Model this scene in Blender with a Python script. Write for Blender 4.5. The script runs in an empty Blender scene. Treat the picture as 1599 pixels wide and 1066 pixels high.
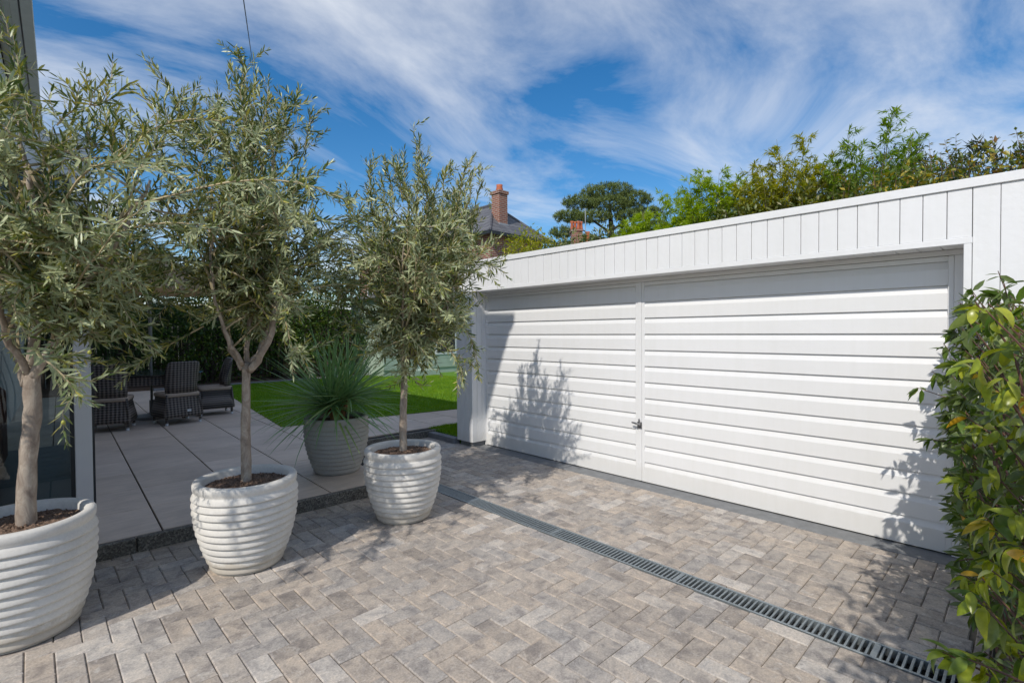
import bpy, math, random
import numpy as np
from mathutils import Vector, Matrix

rng = np.random.default_rng(7)
random.seed(7)
SC = bpy.context.scene
COL = SC.collection
R = math.radians

# ------------------------------------------------------------------ camera
YAW, PITCH, ROLL, CAM_H = R(43.9), R(-1.075), R(-0.373), 1.5
FWD = Vector((math.sin(YAW) * math.cos(PITCH), math.cos(YAW) * math.cos(PITCH), math.sin(PITCH)))
_r = Vector((math.cos(YAW), -math.sin(YAW), 0.0))
_u = _r.cross(FWD)
RIGHT = _r * math.cos(ROLL) + _u * math.sin(ROLL)
UP = -_r * math.sin(ROLL) + _u * math.cos(ROLL)
cam_data = bpy.data.cameras.new("camera")
cam_data.sensor_width = 36.0
cam_data.lens = 36.0 * 783.5 / 1599.0
cam_data.clip_start = 0.05
cam_data.clip_end = 3000.0
cam = bpy.data.objects.new("camera", cam_data)
cam.matrix_world = Matrix(((RIGHT.x, UP.x, -FWD.x, 0.0), (RIGHT.y, UP.y, -FWD.y, 0.0),
                           (RIGHT.z, UP.z, -FWD.z, CAM_H), (0, 0, 0, 1)))
COL.objects.link(cam)
SC.camera = cam

# ------------------------------------------------------------------ light
SUN_EL, SUN_AZ = R(43.0), R(20.0)           # azimuth measured from -x towards -y
TO_SUN = Vector((-math.cos(SUN_AZ) * math.cos(SUN_EL), -math.sin(SUN_AZ) * math.cos(SUN_EL), math.sin(SUN_EL)))
sun_data = bpy.data.lights.new("sun", 'SUN')
sun_data.energy = 3.35
sun_data.angle = R(0.55)
sun_data.color = (1.0, 0.945, 0.86)
sun = bpy.data.objects.new("sun", sun_data)
sun.rotation_euler = TO_SUN.to_track_quat('Z', 'Y').to_euler()
COL.objects.link(sun)

world = bpy.data.worlds.new("World")
SC.world = world
world.use_nodes = True
wt = world.node_tree
wt.nodes.clear()


def wn(kind, **kw):
    n = wt.nodes.new(kind)
    for k, v in kw.items():
        setattr(n, k, v)
    return n


w_out = wn('ShaderNodeOutputWorld')
w_bg = wn('ShaderNodeBackground')
w_bg.inputs['Strength'].default_value = 0.135
w_sky = wn('ShaderNodeTexSky', sky_type='NISHITA', sun_disc=False)
w_sky.sun_elevation = SUN_EL
w_sky.sun_rotation = math.atan2(TO_SUN.x, TO_SUN.y)
w_sky.air_density = 1.0
w_sky.dust_density = 0.6
w_sky.ozone_density = 2.5
# thin wind-drawn cirrus on a plane high above the place
w_tc = wn('ShaderNodeTexCoord')
w_sep = wn('ShaderNodeSeparateXYZ')
w_add = wn('ShaderNodeMath', operation='ADD')
w_add.inputs[1].default_value = 0.12
w_max = wn('ShaderNodeMath', operation='MAXIMUM')
w_max.inputs[1].default_value = 0.05
w_dx = wn('ShaderNodeMath', operation='DIVIDE')
w_dy = wn('ShaderNodeMath', operation='DIVIDE')
w_cmb = wn('ShaderNodeCombineXYZ')
w_rot = wn('ShaderNodeMapping')
w_rot.inputs['Rotation'].default_value = (0, 0, R(-4))
w_rot.inputs['Scale'].default_value = (0.6, 1.0, 1.0)
w_rot.inputs['Location'].default_value = (14.0, 5.5, 0.0)
w_off = wn('ShaderNodeMapping')
w_off.inputs['Location'].default_value = (14.0, 5.5, 0.0)
w_n1 = wn('ShaderNodeTexNoise')
w_n1.inputs['Scale'].default_value = 1.45
w_n1.inputs['Detail'].default_value = 9.0
w_n1.inputs['Roughness'].default_value = 0.61
w_n1.inputs['Distortion'].default_value = 0.55
w_n2 = wn('ShaderNodeTexNoise')
w_n2.inputs['Scale'].default_value = 0.6
w_n2.inputs['Detail'].default_value = 3.0
w_mul = wn('ShaderNodeMath', operation='MULTIPLY_ADD')
w_mul.inputs[1].default_value = 0.55
w_ramp = wn('ShaderNodeValToRGB')
w_ramp.color_ramp.elements[0].position = 0.68
w_ramp.color_ramp.elements[0].color = (0, 0, 0, 1)
w_ramp.color_ramp.elements[1].position = 1.0
w_ramp.color_ramp.elements[1].color = (0.80, 0.80, 0.80, 1)
w_mix = wn('ShaderNodeMixRGB')
w_mix.inputs['Color2'].default_value = (6.2, 6.5, 7.0, 1)
w_sat = wn('ShaderNodeHueSaturation')
w_sat.inputs['Saturation'].default_value = 1.38
w_sat.inputs['Value'].default_value = 1.0
L = wt.links.new
L(w_tc.outputs['Generated'], w_sep.inputs[0])
L(w_sep.outputs['Z'], w_add.inputs[0])
L(w_add.outputs[0], w_max.inputs[0])
L(w_sep.outputs['X'], w_dx.inputs[0]); L(w_max.outputs[0], w_dx.inputs[1])
L(w_sep.outputs['Y'], w_dy.inputs[0]); L(w_max.outputs[0], w_dy.inputs[1])
L(w_dx.outputs[0], w_cmb.inputs[0]); L(w_dy.outputs[0], w_cmb.inputs[1])
L(w_cmb.outputs[0], w_rot.inputs['Vector']); L(w_cmb.outputs[0], w_off.inputs['Vector'])
L(w_rot.outputs[0], w_n1.inputs['Vector']); L(w_off.outputs[0], w_n2.inputs['Vector'])
L(w_n2.outputs['Fac'], w_mul.inputs[0]); L(w_n1.outputs['Fac'], w_mul.inputs[2])
L(w_mul.outputs[0], w_ramp.inputs[0])
L(w_ramp.outputs[0], w_mix.inputs['Fac'])
L(w_sky.outputs[0], w_sat.inputs['Color'])
L(w_sat.outputs[0], w_mix.inputs['Color1'])
L(w_mix.outputs[0], w_bg.inputs['Color'])
L(w_bg.outputs[0], w_out.inputs['Surface'])

SC.view_settings.view_transform = 'Standard'
SC.view_settings.look = 'None'
SC.view_settings.exposure = 0.0
SC.view_settings.gamma = 1.0
SC.cycles.use_denoising = True
SC.cycles.max_bounces = 8
SC.cycles.transparent_max_bounces = 12

# ------------------------------------------------------------------ materials
MATS = {}


class NT:
    """small helper round a material's node tree"""

    def __init__(self, name):
        self.m = bpy.data.materials.new(name)
        self.m.use_nodes = True
        self.t = self.m.node_tree
        self.t.nodes.clear()
        self.out = self.n('ShaderNodeOutputMaterial')
        self.b = self.n('ShaderNodeBsdfPrincipled')
        self.l(self.b.outputs[0], self.out.inputs['Surface'])
        MATS[name] = self.m

    def n(self, kind, **kw):
        x = self.t.nodes.new(kind)
        for k, v in kw.items():
            setattr(x, k, v)
        return x

    def l(self, a, b):
        self.t.links.new(a, b)

    def noise(self, scale, detail=4.0, rough=0.55, vec=None, dist=0.0):
        x = self.n('ShaderNodeTexNoise')
        x.inputs['Scale'].default_value = scale
        x.inputs['Detail'].default_value = detail
        x.inputs['Roughness'].default_value = rough
        x.inputs['Distortion'].default_value = dist
        self.l(vec if vec is not None else self.pos(), x.inputs['Vector'])
        return x.outputs['Fac']

    def pos(self):
        if not hasattr(self, '_p'):
            self._p = self.n('ShaderNodeNewGeometry')
        return self._p.outputs['Position']

    def geo(self, what):
        self.pos()
        return self._p.outputs[what]

    def ramp(self, fac, stops, interp='LINEAR'):
        x = self.n('ShaderNodeValToRGB')
        cr = x.color_ramp
        cr.interpolation = interp
        while len(cr.elements) < len(stops):
            cr.elements.new(0.5)
        for e, (p, c) in zip(cr.elements, stops):
            e.position = p
            e.color = (*c, 1) if len(c) == 3 else c
        self.l(fac, x.inputs[0])
        return x.outputs[0]

    def mix(self, fac, a, b, mode='MIX'):
        x = self.n('ShaderNodeMixRGB', blend_type=mode)
        for i, v in (('Fac', fac), ('Color1', a), ('Color2', b)):
            if isinstance(v, (int, float)):
                x.inputs[i].default_value = v
            elif isinstance(v, tuple):
                x.inputs[i].default_value = (*v, 1)
            else:
                self.l(v, x.inputs[i])
        return x.outputs[0]

    def bump(self, height, strength=0.3, dist=0.01):
        x = self.n('ShaderNodeBump')
        x.inputs['Strength'].default_value = strength
        x.inputs['Distance'].default_value = dist
        self.l(height, x.inputs['Height'])
        self.l(x.outputs[0], self.b.inputs['Normal'])

    def col(self, c):
        if isinstance(c, tuple):
            self.b.inputs['Base Color'].default_value = (*c, 1)
        else:
            self.l(c, self.b.inputs['Base Color'])

    def rough(self, v):
        self.b.inputs['Roughness'].default_value = v


def mat_plain(name, c, rough=0.6, var=0.12, scale=6.0, bump=0.0, bscale=80.0, metal=0.0):
    k = NT(name)
    lo = tuple(x * (1 - var) for x in c)
    hi = tuple(min(1, x * (1 + var)) for x in c)
    k.col(k.ramp(k.noise(scale, 6.0, 0.6), [(0.3, lo), (0.7, hi)]))
    k.rough(rough)
    k.b.inputs['Metallic'].default_value = metal
    if bump:
        k.bump(k.noise(bscale, 5.0, 0.65), bump, 0.004)
    return k


def mat_paver(name, island):
    k = NT(name)
    if island:
        rnd = k.geo('Random Per Island')
    else:
        rnd = k.n('ShaderNodeObjectInfo').outputs['Random']
    sh_ = k.n('ShaderNodeVectorMath', operation='SCALE')
    sh_.inputs[0].default_value = (41.0, 17.0, 29.0)
    k.l(rnd, sh_.inputs['Scale'])
    ofs = k.n('ShaderNodeVectorMath', operation='ADD')
    k.l(k.pos(), ofs.inputs[0]); k.l(sh_.outputs[0], ofs.inputs[1])
    own = ofs.outputs[0]
    base = k.ramp(rnd, [(0.0, (0.300, 0.262, 0.228)), (0.12, (0.375, 0.328, 0.284)), (0.26, (0.430, 0.368, 0.308)), (0.40, (0.350, 0.318, 0.288)),
                        (0.54, (0.445, 0.382, 0.320)), (0.66, (0.362, 0.336, 0.312)), (0.78, (0.410, 0.362, 0.315)), (0.92, (0.500, 0.462, 0.420)), (1.0, (0.285, 0.256, 0.232))])
    blotch = k.ramp(k.noise(11.0, 8.0, 0.68, vec=own, dist=0.5), [(0.36, (0.66, 0.66, 0.69)), (0.5, (1.0, 1.0, 1.0)), (0.66, (1.25, 1.21, 1.16))])
    fine = k.ramp(k.noise(95.0, 6.0, 0.75), [(0.3, (0.66, 0.66, 0.66)), (0.7, (1.26, 1.26, 1.26))])
    c = k.mix(1.0, base, blotch, 'MULTIPLY')
    c = k.mix(1.0, c, fine, 'MULTIPLY')
    white = k.ramp(k.noise(20.0, 9.0, 0.72, vec=own, dist=0.8), [(0.56, (0, 0, 0)), (0.68, (1, 1, 1))])
    w2 = k.mix(1.0, white, (0.42, 0.42, 0.42), 'MULTIPLY')
    k.col(k.mix(w2, c, (0.70, 0.665, 0.62)))
    k.rough(0.82)
    k.bump(k.noise(240.0, 4.0, 0.7), 0.35, 0.003)


mat_paver('paver_individual', False)
mat_paver('paver_mass', True)
mat_plain('joint_sand', (0.16, 0.138, 0.105), 0.95, 0.6, 9.0, 0.4, 300.0)
mat_plain('ground_bounce', (0.30, 0.275, 0.24), 0.95, 0.3, 0.6)  # driveway-like tan, lightened so the ground bounces warm light


def mat_white(name, rough, wave):
    k = NT(name)
    mp_ = k.n('ShaderNodeMapping')
    mp_.inputs['Scale'].default_value = (9.0, 9.0, 0.7)
    k.l(k.pos(), mp_.inputs['Vector'])
    streak = k.ramp(k.noise(1.6, 7.0, 0.66, vec=mp_.outputs[0]), [(0.30, (0.785, 0.785, 0.78)), (0.55, (0.805, 0.805, 0.808)), (0.75, (0.815, 0.815, 0.82))])
    patch = k.ramp(k.noise(1.1, 5.0, 0.6), [(0.3, (0.955, 0.955, 0.95)), (0.7, (1.0, 1.0, 1.0))])
    sp_ = k.n('ShaderNodeSeparateXYZ')
    k.l(k.pos(), sp_.inputs[0])
    wob = k.n('ShaderNodeMath', operation='MULTIPLY_ADD')
    k.l(k.noise(7.0, 7.0, 0.72), wob.inputs[0])
    wob.inputs[1].default_value = -0.26
    k.l(sp_.outputs['Z'], wob.inputs[2])
    splash = k.ramp(wob.outputs[0], [(-0.0, (0.93, 0.92, 0.90)), (0.07, (1, 1, 1))])
    k.col(k.mix(1.0, k.mix(1.0, streak, patch, 'MULTIPLY'), splash, 'MULTIPLY'))
    k.rough(rough)
    k.bump(k.noise(wave, 3.0, 0.5), 0.18, 0.01)


mat_white('white_paint', 0.45, 22.0)
mat_white('door_paint', 0.36, 5.0)
mat_plain('garage_roof', (0.12, 0.12, 0.12), 0.85)
mat_plain('dark_void', (0.012, 0.012, 0.013), 0.9)
mat_plain('concrete_grey', (0.20, 0.205, 0.21), 0.85, 0.15, 12.0, 0.3, 150.0)
mat_plain('galvanised_steel', (0.33, 0.37, 0.39), 0.5, 0.12, 40.0, 0.0, 80.0, 0.75)
mat_plain('handle_metal', (0.30, 0.30, 0.31), 0.35, 0.1, 40.0, 0.0, 80.0, 0.9)
mat_plain('soil', (0.17, 0.112, 0.078), 0.98, 0.6, 90.0, 1.0, 120.0)
mat_plain('bark_mulch', (0.11, 0.066, 0.042), 0.98, 0.6, 40.0, 1.0, 70.0)
mat_plain('stone_edging', (0.19, 0.19, 0.20), 0.85, 0.2, 8.0, 0.3, 90.0)
mat_plain('window_frame_white', (0.76, 0.77, 0.79), 0.38, 0.02)
mat_plain('window_frame_dark', (0.020, 0.026, 0.032), 0.4, 0.1)
mat_plain('house_render', (0.62, 0.61, 0.59), 0.8, 0.05, 4.0, 0.2, 90.0)
mat_plain('eave_board', (0.70, 0.70, 0.69), 0.6, 0.06, 5.0)
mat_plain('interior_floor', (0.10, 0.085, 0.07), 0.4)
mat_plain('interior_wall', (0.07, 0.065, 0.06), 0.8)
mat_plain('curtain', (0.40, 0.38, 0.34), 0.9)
mat_plain('interior_red', (0.24, 0.055, 0.04), 0.7)
mat_plain('sage_paint', (0.38, 0.47, 0.39), 0.6, 0.05)
mat_plain('parasol_metal', (0.23, 0.23, 0.22), 0.45, 0.05, 8.0, 0, 80.0, 0.5)
mat_plain('table_glass', (0.020, 0.023, 0.027), 0.12, 0.1)
mat_plain('cushion', (0.42, 0.33, 0.26), 0.95, 0.06, 20.0, 0.15, 300.0)
mat_plain('foot_cap', (0.66, 0.68, 0.70), 0.4)
mat_plain('terracotta', (0.46, 0.13, 0.055), 0.75, 0.2, 5.0)
mat_plain('lead', (0.34, 0.36, 0.38), 0.55, 0.15, 6.0)
mat_plain('gutter_black', (0.018, 0.018, 0.019), 0.4)
mat_plain('dark_timber', (0.075, 0.058, 0.042), 0.9, 0.3, 10.0)
mat_plain('cable_black', (0.02, 0.02, 0.02), 0.6)
mat_plain('green_stem', (0.16, 0.15, 0.05), 0.6)
mat_plain('red_stem', (0.13, 0.065, 0.045), 0.6, 0.2)
mat_plain('olive_fruit', (0.36, 0.36, 0.06), 0.45, 0.3, 20.0)
mat_plain('dry_leaf_base', (0.24, 0.13, 0.055), 0.9, 0.4, 60.0)
mat_plain('planter_black', (0.012, 0.013, 0.014), 0.5)


def mat_pot(name, c):
    k = NT(name)
    n1 = k.noise(5.0, 8.0, 0.65)
    n2 = k.noise(70.0, 4.0, 0.7)
    a = k.ramp(n1, [(0.3, tuple(x * 0.90 for x in c)), (0.7, tuple(x * 1.06 for x in c))])
    b = k.ramp(n2, [(0.28, (0.90, 0.90, 0.90)), (0.6, (1.02, 1.02, 1.02))])
    sp_ = k.n('ShaderNodeSeparateXYZ')
    k.l(k.pos(), sp_.inputs[0])
    wob = k.n('ShaderNodeMath', operation='MULTIPLY_ADD')
    k.l(k.noise(14.0, 6.0, 0.7), wob.inputs[0])
    wob.inputs[1].default_value = -0.16
    k.l(sp_.outputs['Z'], wob.inputs[2])
    splash = k.ramp(wob.outputs[0], [(0.0, (0.80, 0.76, 0.70)), (0.03, (1, 1, 1))])
    k.col(k.mix(1.0, k.mix(1.0, a, b, 'MULTIPLY'), splash, 'MULTIPLY'))
    k.rough(0.85)
    k.bump(k.noise(130.0, 5.0, 0.7), 0.12, 0.002)


mat_pot('pot_white', (0.67, 0.645, 0.60))
mat_pot('pot_grey', (0.42, 0.41, 0.375))

k = NT('porcelain_slab')
g = k.ramp(k.n('ShaderNodeObjectInfo').outputs['Random'], [(0, (0.565, 0.465, 0.385)), (1, (0.69, 0.575, 0.485))])
mp = k.n('ShaderNodeMapping')
mp.inputs['Scale'].default_value = (1.5, 9.0, 1.0)
k.l(k.pos(), mp.inputs['Vector'])
s = k.ramp(k.noise(3.0, 7.0, 0.62, vec=mp.outputs[0]), [(0.3, (0.88, 0.88, 0.88)), (0.7, (1.08, 1.08, 1.08))])
st_ = k.ramp(k.noise(1.4, 8.0, 0.68, dist=0.5), [(0.32, (0.80, 0.80, 0.80)), (0.55, (1.0, 1.0, 1.0)), (0.75, (1.06, 1.05, 1.03))])
k.col(k.mix(1.0, k.mix(1.0, g, s, 'MULTIPLY'), st_, 'MULTIPLY'))
k.rough(0.62)
k.bump(k.noise(140.0, 3.0, 0.6), 0.12, 0.002)

k = NT('kerb_concrete')
v = k.n('ShaderNodeTexVoronoi')
v.inputs['Scale'].default_value = 95.0
k.l(k.pos(), v.inputs['Vector'])
c1 = k.ramp(v.outputs['Color'], [(0.1, (0.09, 0.085, 0.075)), (0.55, (0.17, 0.16, 0.14)), (0.9, (0.30, 0.28, 0.25))])
c2 = k.ramp(k.noise(4.0, 5.0), [(0.3, (0.75, 0.75, 0.75)), (0.7, (1.1, 1.1, 1.1))])
k.col(k.mix(1.0, c1, c2, 'MULTIPLY'))
k.rough(0.9)
k.bump(v.outputs['Distance'], 0.6, 0.006)

k = NT('brick_wall_far')
tc = k.n('ShaderNodeTexCoord')
k.sepd = k.n('ShaderNodeSeparateXYZ')
k.l(k.pos(), k.sepd.inputs[0])
ad = k.n('ShaderNodeMath', operation='ADD')
k.l(k.sepd.outputs['X'], ad.inputs[0]); k.l(k.sepd.outputs['Y'], ad.inputs[1])
cb = k.n('ShaderNodeCombineXYZ')
k.l(ad.outputs[0], cb.inputs['X']); k.l(k.sepd.outputs['Z'], cb.inputs['Y'])
br = k.n('ShaderNodeTexBrick')
br.inputs['Scale'].default_value = 1.0
br.inputs['Brick Width'].default_value = 0.225
br.inputs['Row Height'].default_value = 0.075
br.inputs['Mortar Size'].default_value = 0.011
br.inputs['Color1'].default_value = (0.30, 0.105, 0.060, 1)
br.inputs['Color2'].default_value = (0.20, 0.070, 0.045, 1)
br.inputs['Mortar'].default_value = (0.36, 0.30, 0.25, 1)
k.l(cb.outputs[0], br.inputs['Vector'])
k.col(br.outputs['Color'])
k.rough(0.9)

k = NT('roof_slate')
sp = k.n('ShaderNodeSeparateXYZ')
k.l(k.pos(), sp.inputs[0])
ad = k.n('ShaderNodeMath', operation='ADD')
k.l(sp.outputs['X'], ad.inputs[0]); k.l(sp.outputs['Y'], ad.inputs[1])
cb = k.n('ShaderNodeCombineXYZ')
k.l(ad.outputs[0], cb.inputs['X']); k.l(sp.outputs['Z'], cb.inputs['Y'])
br = k.n('ShaderNodeTexBrick')
br.inputs['Scale'].default_value = 1.0
br.inputs['Brick Width'].default_value = 0.3
br.inputs['Row Height'].default_value = 0.16
br.inputs['Mortar Size'].default_value = 0.012
br.inputs['Color1'].default_value = (0.105, 0.105, 0.115, 1)
br.inputs['Color2'].default_value = (0.150, 0.148, 0.155, 1)
br.inputs['Mortar'].default_value = (0.05, 0.05, 0.055, 1)
k.l(cb.outputs[0], br.inputs['Vector'])
k.col(br.outputs['Color'])
k.rough(0.6)

k = NT('wicker')
tc = k.n('ShaderNodeTexCoord')
w1 = k.n('ShaderNodeTexWave', wave_type='BANDS', bands_direction='Z')
w1.inputs['Scale'].default_value = 9.0
w1.inputs['Distortion'].default_value = 0.6
k.l(tc.outputs['Object'], w1.inputs['Vector'])
w2 = k.n('ShaderNodeTexWave', wave_type='BANDS', bands_direction='X')
w2.inputs['Scale'].default_value = 6.5
k.l(tc.outputs['Object'], w2.inputs['Vector'])
wm = k.mix(0.5, w1.outputs['Color'], w2.outputs['Color'])
k.col(k.ramp(wm, [(0.2, (0.014, 0.012, 0.010)), (0.8, (0.22, 0.185, 0.165))]))
k.rough(0.55)
k.bump(wm, 0.8, 0.008)

k = NT('glass_pane')
k.t.nodes.remove(k.b)
gl = k.n('ShaderNodeBsdfGlossy')
gl.inputs['Roughness'].default_value = 0.0
tr = k.n('ShaderNodeBsdfTransparent')
tr.inputs['Color'].default_value = (0.62, 0.70, 0.70, 1)
fr = k.n('ShaderNodeFresnel')
fr.inputs['IOR'].default_value = 1.75
mx = k.n('ShaderNodeMixShader')
k.l(fr.outputs[0], mx.inputs[0]); k.l(tr.outputs[0], mx.inputs[1]); k.l(gl.outputs[0], mx.inputs[2])
k.l(mx.outputs[0], k.out.inputs['Surface'])


def mat_leaf(name, tops, under=None, rough=0.45, trans=0.25, spec=0.4, rnd='island', tcol=None):
    """leaf with its own upper and lower side; colour varies from leaf to leaf"""
    k = NT(name)
    rn = k.geo('Random Per Island') if rnd == 'island' else k.n('ShaderNodeObjectInfo').outputs['Random']
    n = len(tops)
    c = k.ramp(rn, [(i / max(1, n - 1), t) for i, t in enumerate(tops)])
    if under:
        c = k.mix(k.geo('Backfacing'), c, under)
    c = k.mix(1.0, c, k.ramp(k.noise(55.0, 4.0, 0.65), [(0.3, (0.78, 0.80, 0.78)), (0.7, (1.18, 1.15, 1.1))]), 'MULTIPLY')
    k.col(c)
    k.rough(rough)
    k.b.inputs['Specular IOR Level'].default_value = spec
    t = k.n('ShaderNodeBsdfTranslucent')
    if tcol:
        t.inputs['Color'].default_value = (*tcol, 1)
    else:
        hs = k.n('ShaderNodeHueSaturation')
        hs.inputs['Saturation'].default_value = 1.15
        hs.inputs['Value'].default_value = 1.3
        k.l(c, hs.inputs['Color']); k.l(hs.outputs[0], t.inputs['Color'])
    m = k.n('ShaderNodeMixShader')
    m.inputs[0].default_value = trans
    k.l(k.b.outputs[0], m.inputs[1]); k.l(t.outputs[0], m.inputs[2])
    k.l(m.outputs[0], k.out.inputs['Surface'])


mat_leaf('parasol_fabric', [(0.62, 0.50, 0.39), (0.62, 0.50, 0.39)], None, 0.9, 0.55, 0.1, 'object')
mat_leaf('olive_leaf', [(0.062, 0.105, 0.030), (0.105, 0.155, 0.042), (0.185, 0.215, 0.055), (0.078, 0.126, 0.042), (0.330, 0.315, 0.078), (0.50, 0.455, 0.12)],
         (0.43, 0.475, 0.275), 0.36, 0.22, 0.5)
mat_leaf('yucca_leaf', [(0.150, 0.290, 0.110), (0.215, 0.370, 0.140), (0.180, 0.340, 0.165), (0.31, 0.42, 0.14)], None, 0.42, 0.12, 0.5, 'object')
mat_leaf('laurel_leaf_green', [(0.070, 0.135, 0.022), (0.120, 0.200, 0.03), (0.185, 0.255, 0.034), (0.085, 0.155, 0.026)], (0.20, 0.26, 0.075), 0.33, 0.3, 0.55, 'object')
mat_leaf('laurel_leaf_lime', [(0.30, 0.37, 0.04), (0.41, 0.44, 0.055), (0.24, 0.33, 0.038)], None, 0.3, 0.35, 0.5, 'object')
mat_leaf('laurel_leaf_yellow', [(0.55, 0.38, 0.03), (0.60, 0.30, 0.03), (0.50, 0.42, 0.06)], None, 0.4, 0.35, 0.4, 'object')
mat_leaf('laurel_leaf_mass', [(0.055, 0.110, 0.020), (0.095, 0.165, 0.025), (0.145, 0.215, 0.03), (0.075, 0.135, 0.022), (0.25, 0.30, 0.04)], (0.12, 0.165, 0.055), 0.3, 0.28, 0.5)
mat_leaf('hedge_leaf', [(0.030, 0.070, 0.014), (0.050, 0.105, 0.018), (0.080, 0.145, 0.022), (0.170, 0.210, 0.024)], None, 0.4, 0.25)
mat_leaf('strap_leaf', [(0.030, 0.070, 0.018), (0.060, 0.115, 0.026), (0.045, 0.09, 0.02)], None, 0.4, 0.25)
mat_leaf('bamboo_leaf_lime', [(0.250, 0.380, 0.02), (0.350, 0.480, 0.026), (0.440, 0.520, 0.035), (0.200, 0.320, 0.02)], None, 0.45, 0.45)
mat_leaf('bamboo_leaf_gold', [(0.290, 0.320, 0.034), (0.420, 0.390, 0.045), (0.200, 0.270, 0.03), (0.52, 0.44, 0.06)], None, 0.45, 0.45)
mat_leaf('bamboo_leaf_green', [(0.160, 0.270, 0.03), (0.240, 0.360, 0.036), (0.125, 0.210, 0.028), (0.31, 0.39, 0.045)], None, 0.45, 0.45)
mat_leaf('photinia_leaf', [(0.090, 0.150, 0.034), (0.160, 0.210, 0.040), (0.090, 0.135, 0.04), (0.27, 0.27, 0.05), (0.46, 0.36, 0.04), (0.24, 0.13, 0.06)], None, 0.4, 0.25)
mat_leaf('ivy_leaf', [(0.085, 0.120, 0.034), (0.160, 0.190, 0.045), (0.11, 0.14, 0.04), (0.26, 0.23, 0.09)], None, 0.4, 0.2)
mat_leaf('pine_needle', [(0.075, 0.115, 0.030), (0.120, 0.165, 0.038), (0.160, 0.200, 0.045), (0.090, 0.135, 0.036)], None, 0.6, 0.1)
mat_leaf('dark_needle', [(0.022, 0.038, 0.018), (0.034, 0.052, 0.022)], None, 0.6, 0.1)
mat_leaf('grass_blade', [(0.125, 0.290, 0.010), (0.200, 0.385, 0.014), (0.175, 0.330, 0.012), (0.30, 0.42, 0.03)], None, 0.55, 0.35)
gt_ = MATS['grass_blade'].node_tree
gp = next(n for n in gt_.nodes if n.type == 'BSDF_PRINCIPLED')
src_ = gp.inputs['Base Color'].links[0].from_socket
gg = next(n for n in gt_.nodes if n.type == 'NEW_GEOMETRY')
gn = gt_.nodes.new('ShaderNodeTexNoise')
gn.inputs['Scale'].default_value = 1.7
gn.inputs['Detail'].default_value = 6.0
gr = gt_.nodes.new('ShaderNodeValToRGB')
gr.color_ramp.elements[0].position = 0.3
gr.color_ramp.elements[0].color = (0.66, 0.72, 0.7, 1)
gr.color_ramp.elements[1].position = 0.7
gr.color_ramp.elements[1].color = (1.25, 1.1, 1.05, 1)
gm = gt_.nodes.new('ShaderNodeMixRGB')
gm.blend_type = 'MULTIPLY'
gm.inputs[0].default_value = 1.0
gt_.links.new(gg.outputs['Position'], gn.inputs['Vector'])
gt_.links.new(gn.outputs['Fac'], gr.inputs[0])
gt_.links.new(src_, gm.inputs[1])
gt_.links.new(gr.outputs[0], gm.inputs[2])
gt_.links.new(gm.outputs[0], gp.inputs['Base Color'])
mat_plain('turf', (0.095, 0.215, 0.012), 0.95, 0.35, 14.0)

k = NT('olive_bark')
mp = k.n('ShaderNodeMapping')
mp.inputs['Scale'].default_value = (1.0, 1.0, 0.45)
k.l(k.pos(), mp.inputs['Vector'])
f1 = k.noise(22.0, 8.0, 0.68, vec=mp.outputs[0], dist=0.8)
c = k.ramp(f1, [(0.28, (0.19, 0.145, 0.112)), (0.48, (0.33, 0.268, 0.215)), (0.62, (0.45, 0.382, 0.310)), (0.75, (0.58, 0.52, 0.44))])
k.col(c)
k.rough(0.9)
k.bump(f1, 0.7, 0.012)
mat_plain('olive_twig', (0.40, 0.325, 0.20), 0.8, 0.3, 10.0)
mat_plain('dark_bark', (0.075, 0.058, 0.045), 0.9, 0.3, 8.0)

# ------------------------------------------------------------------ mesh helpers


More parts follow.
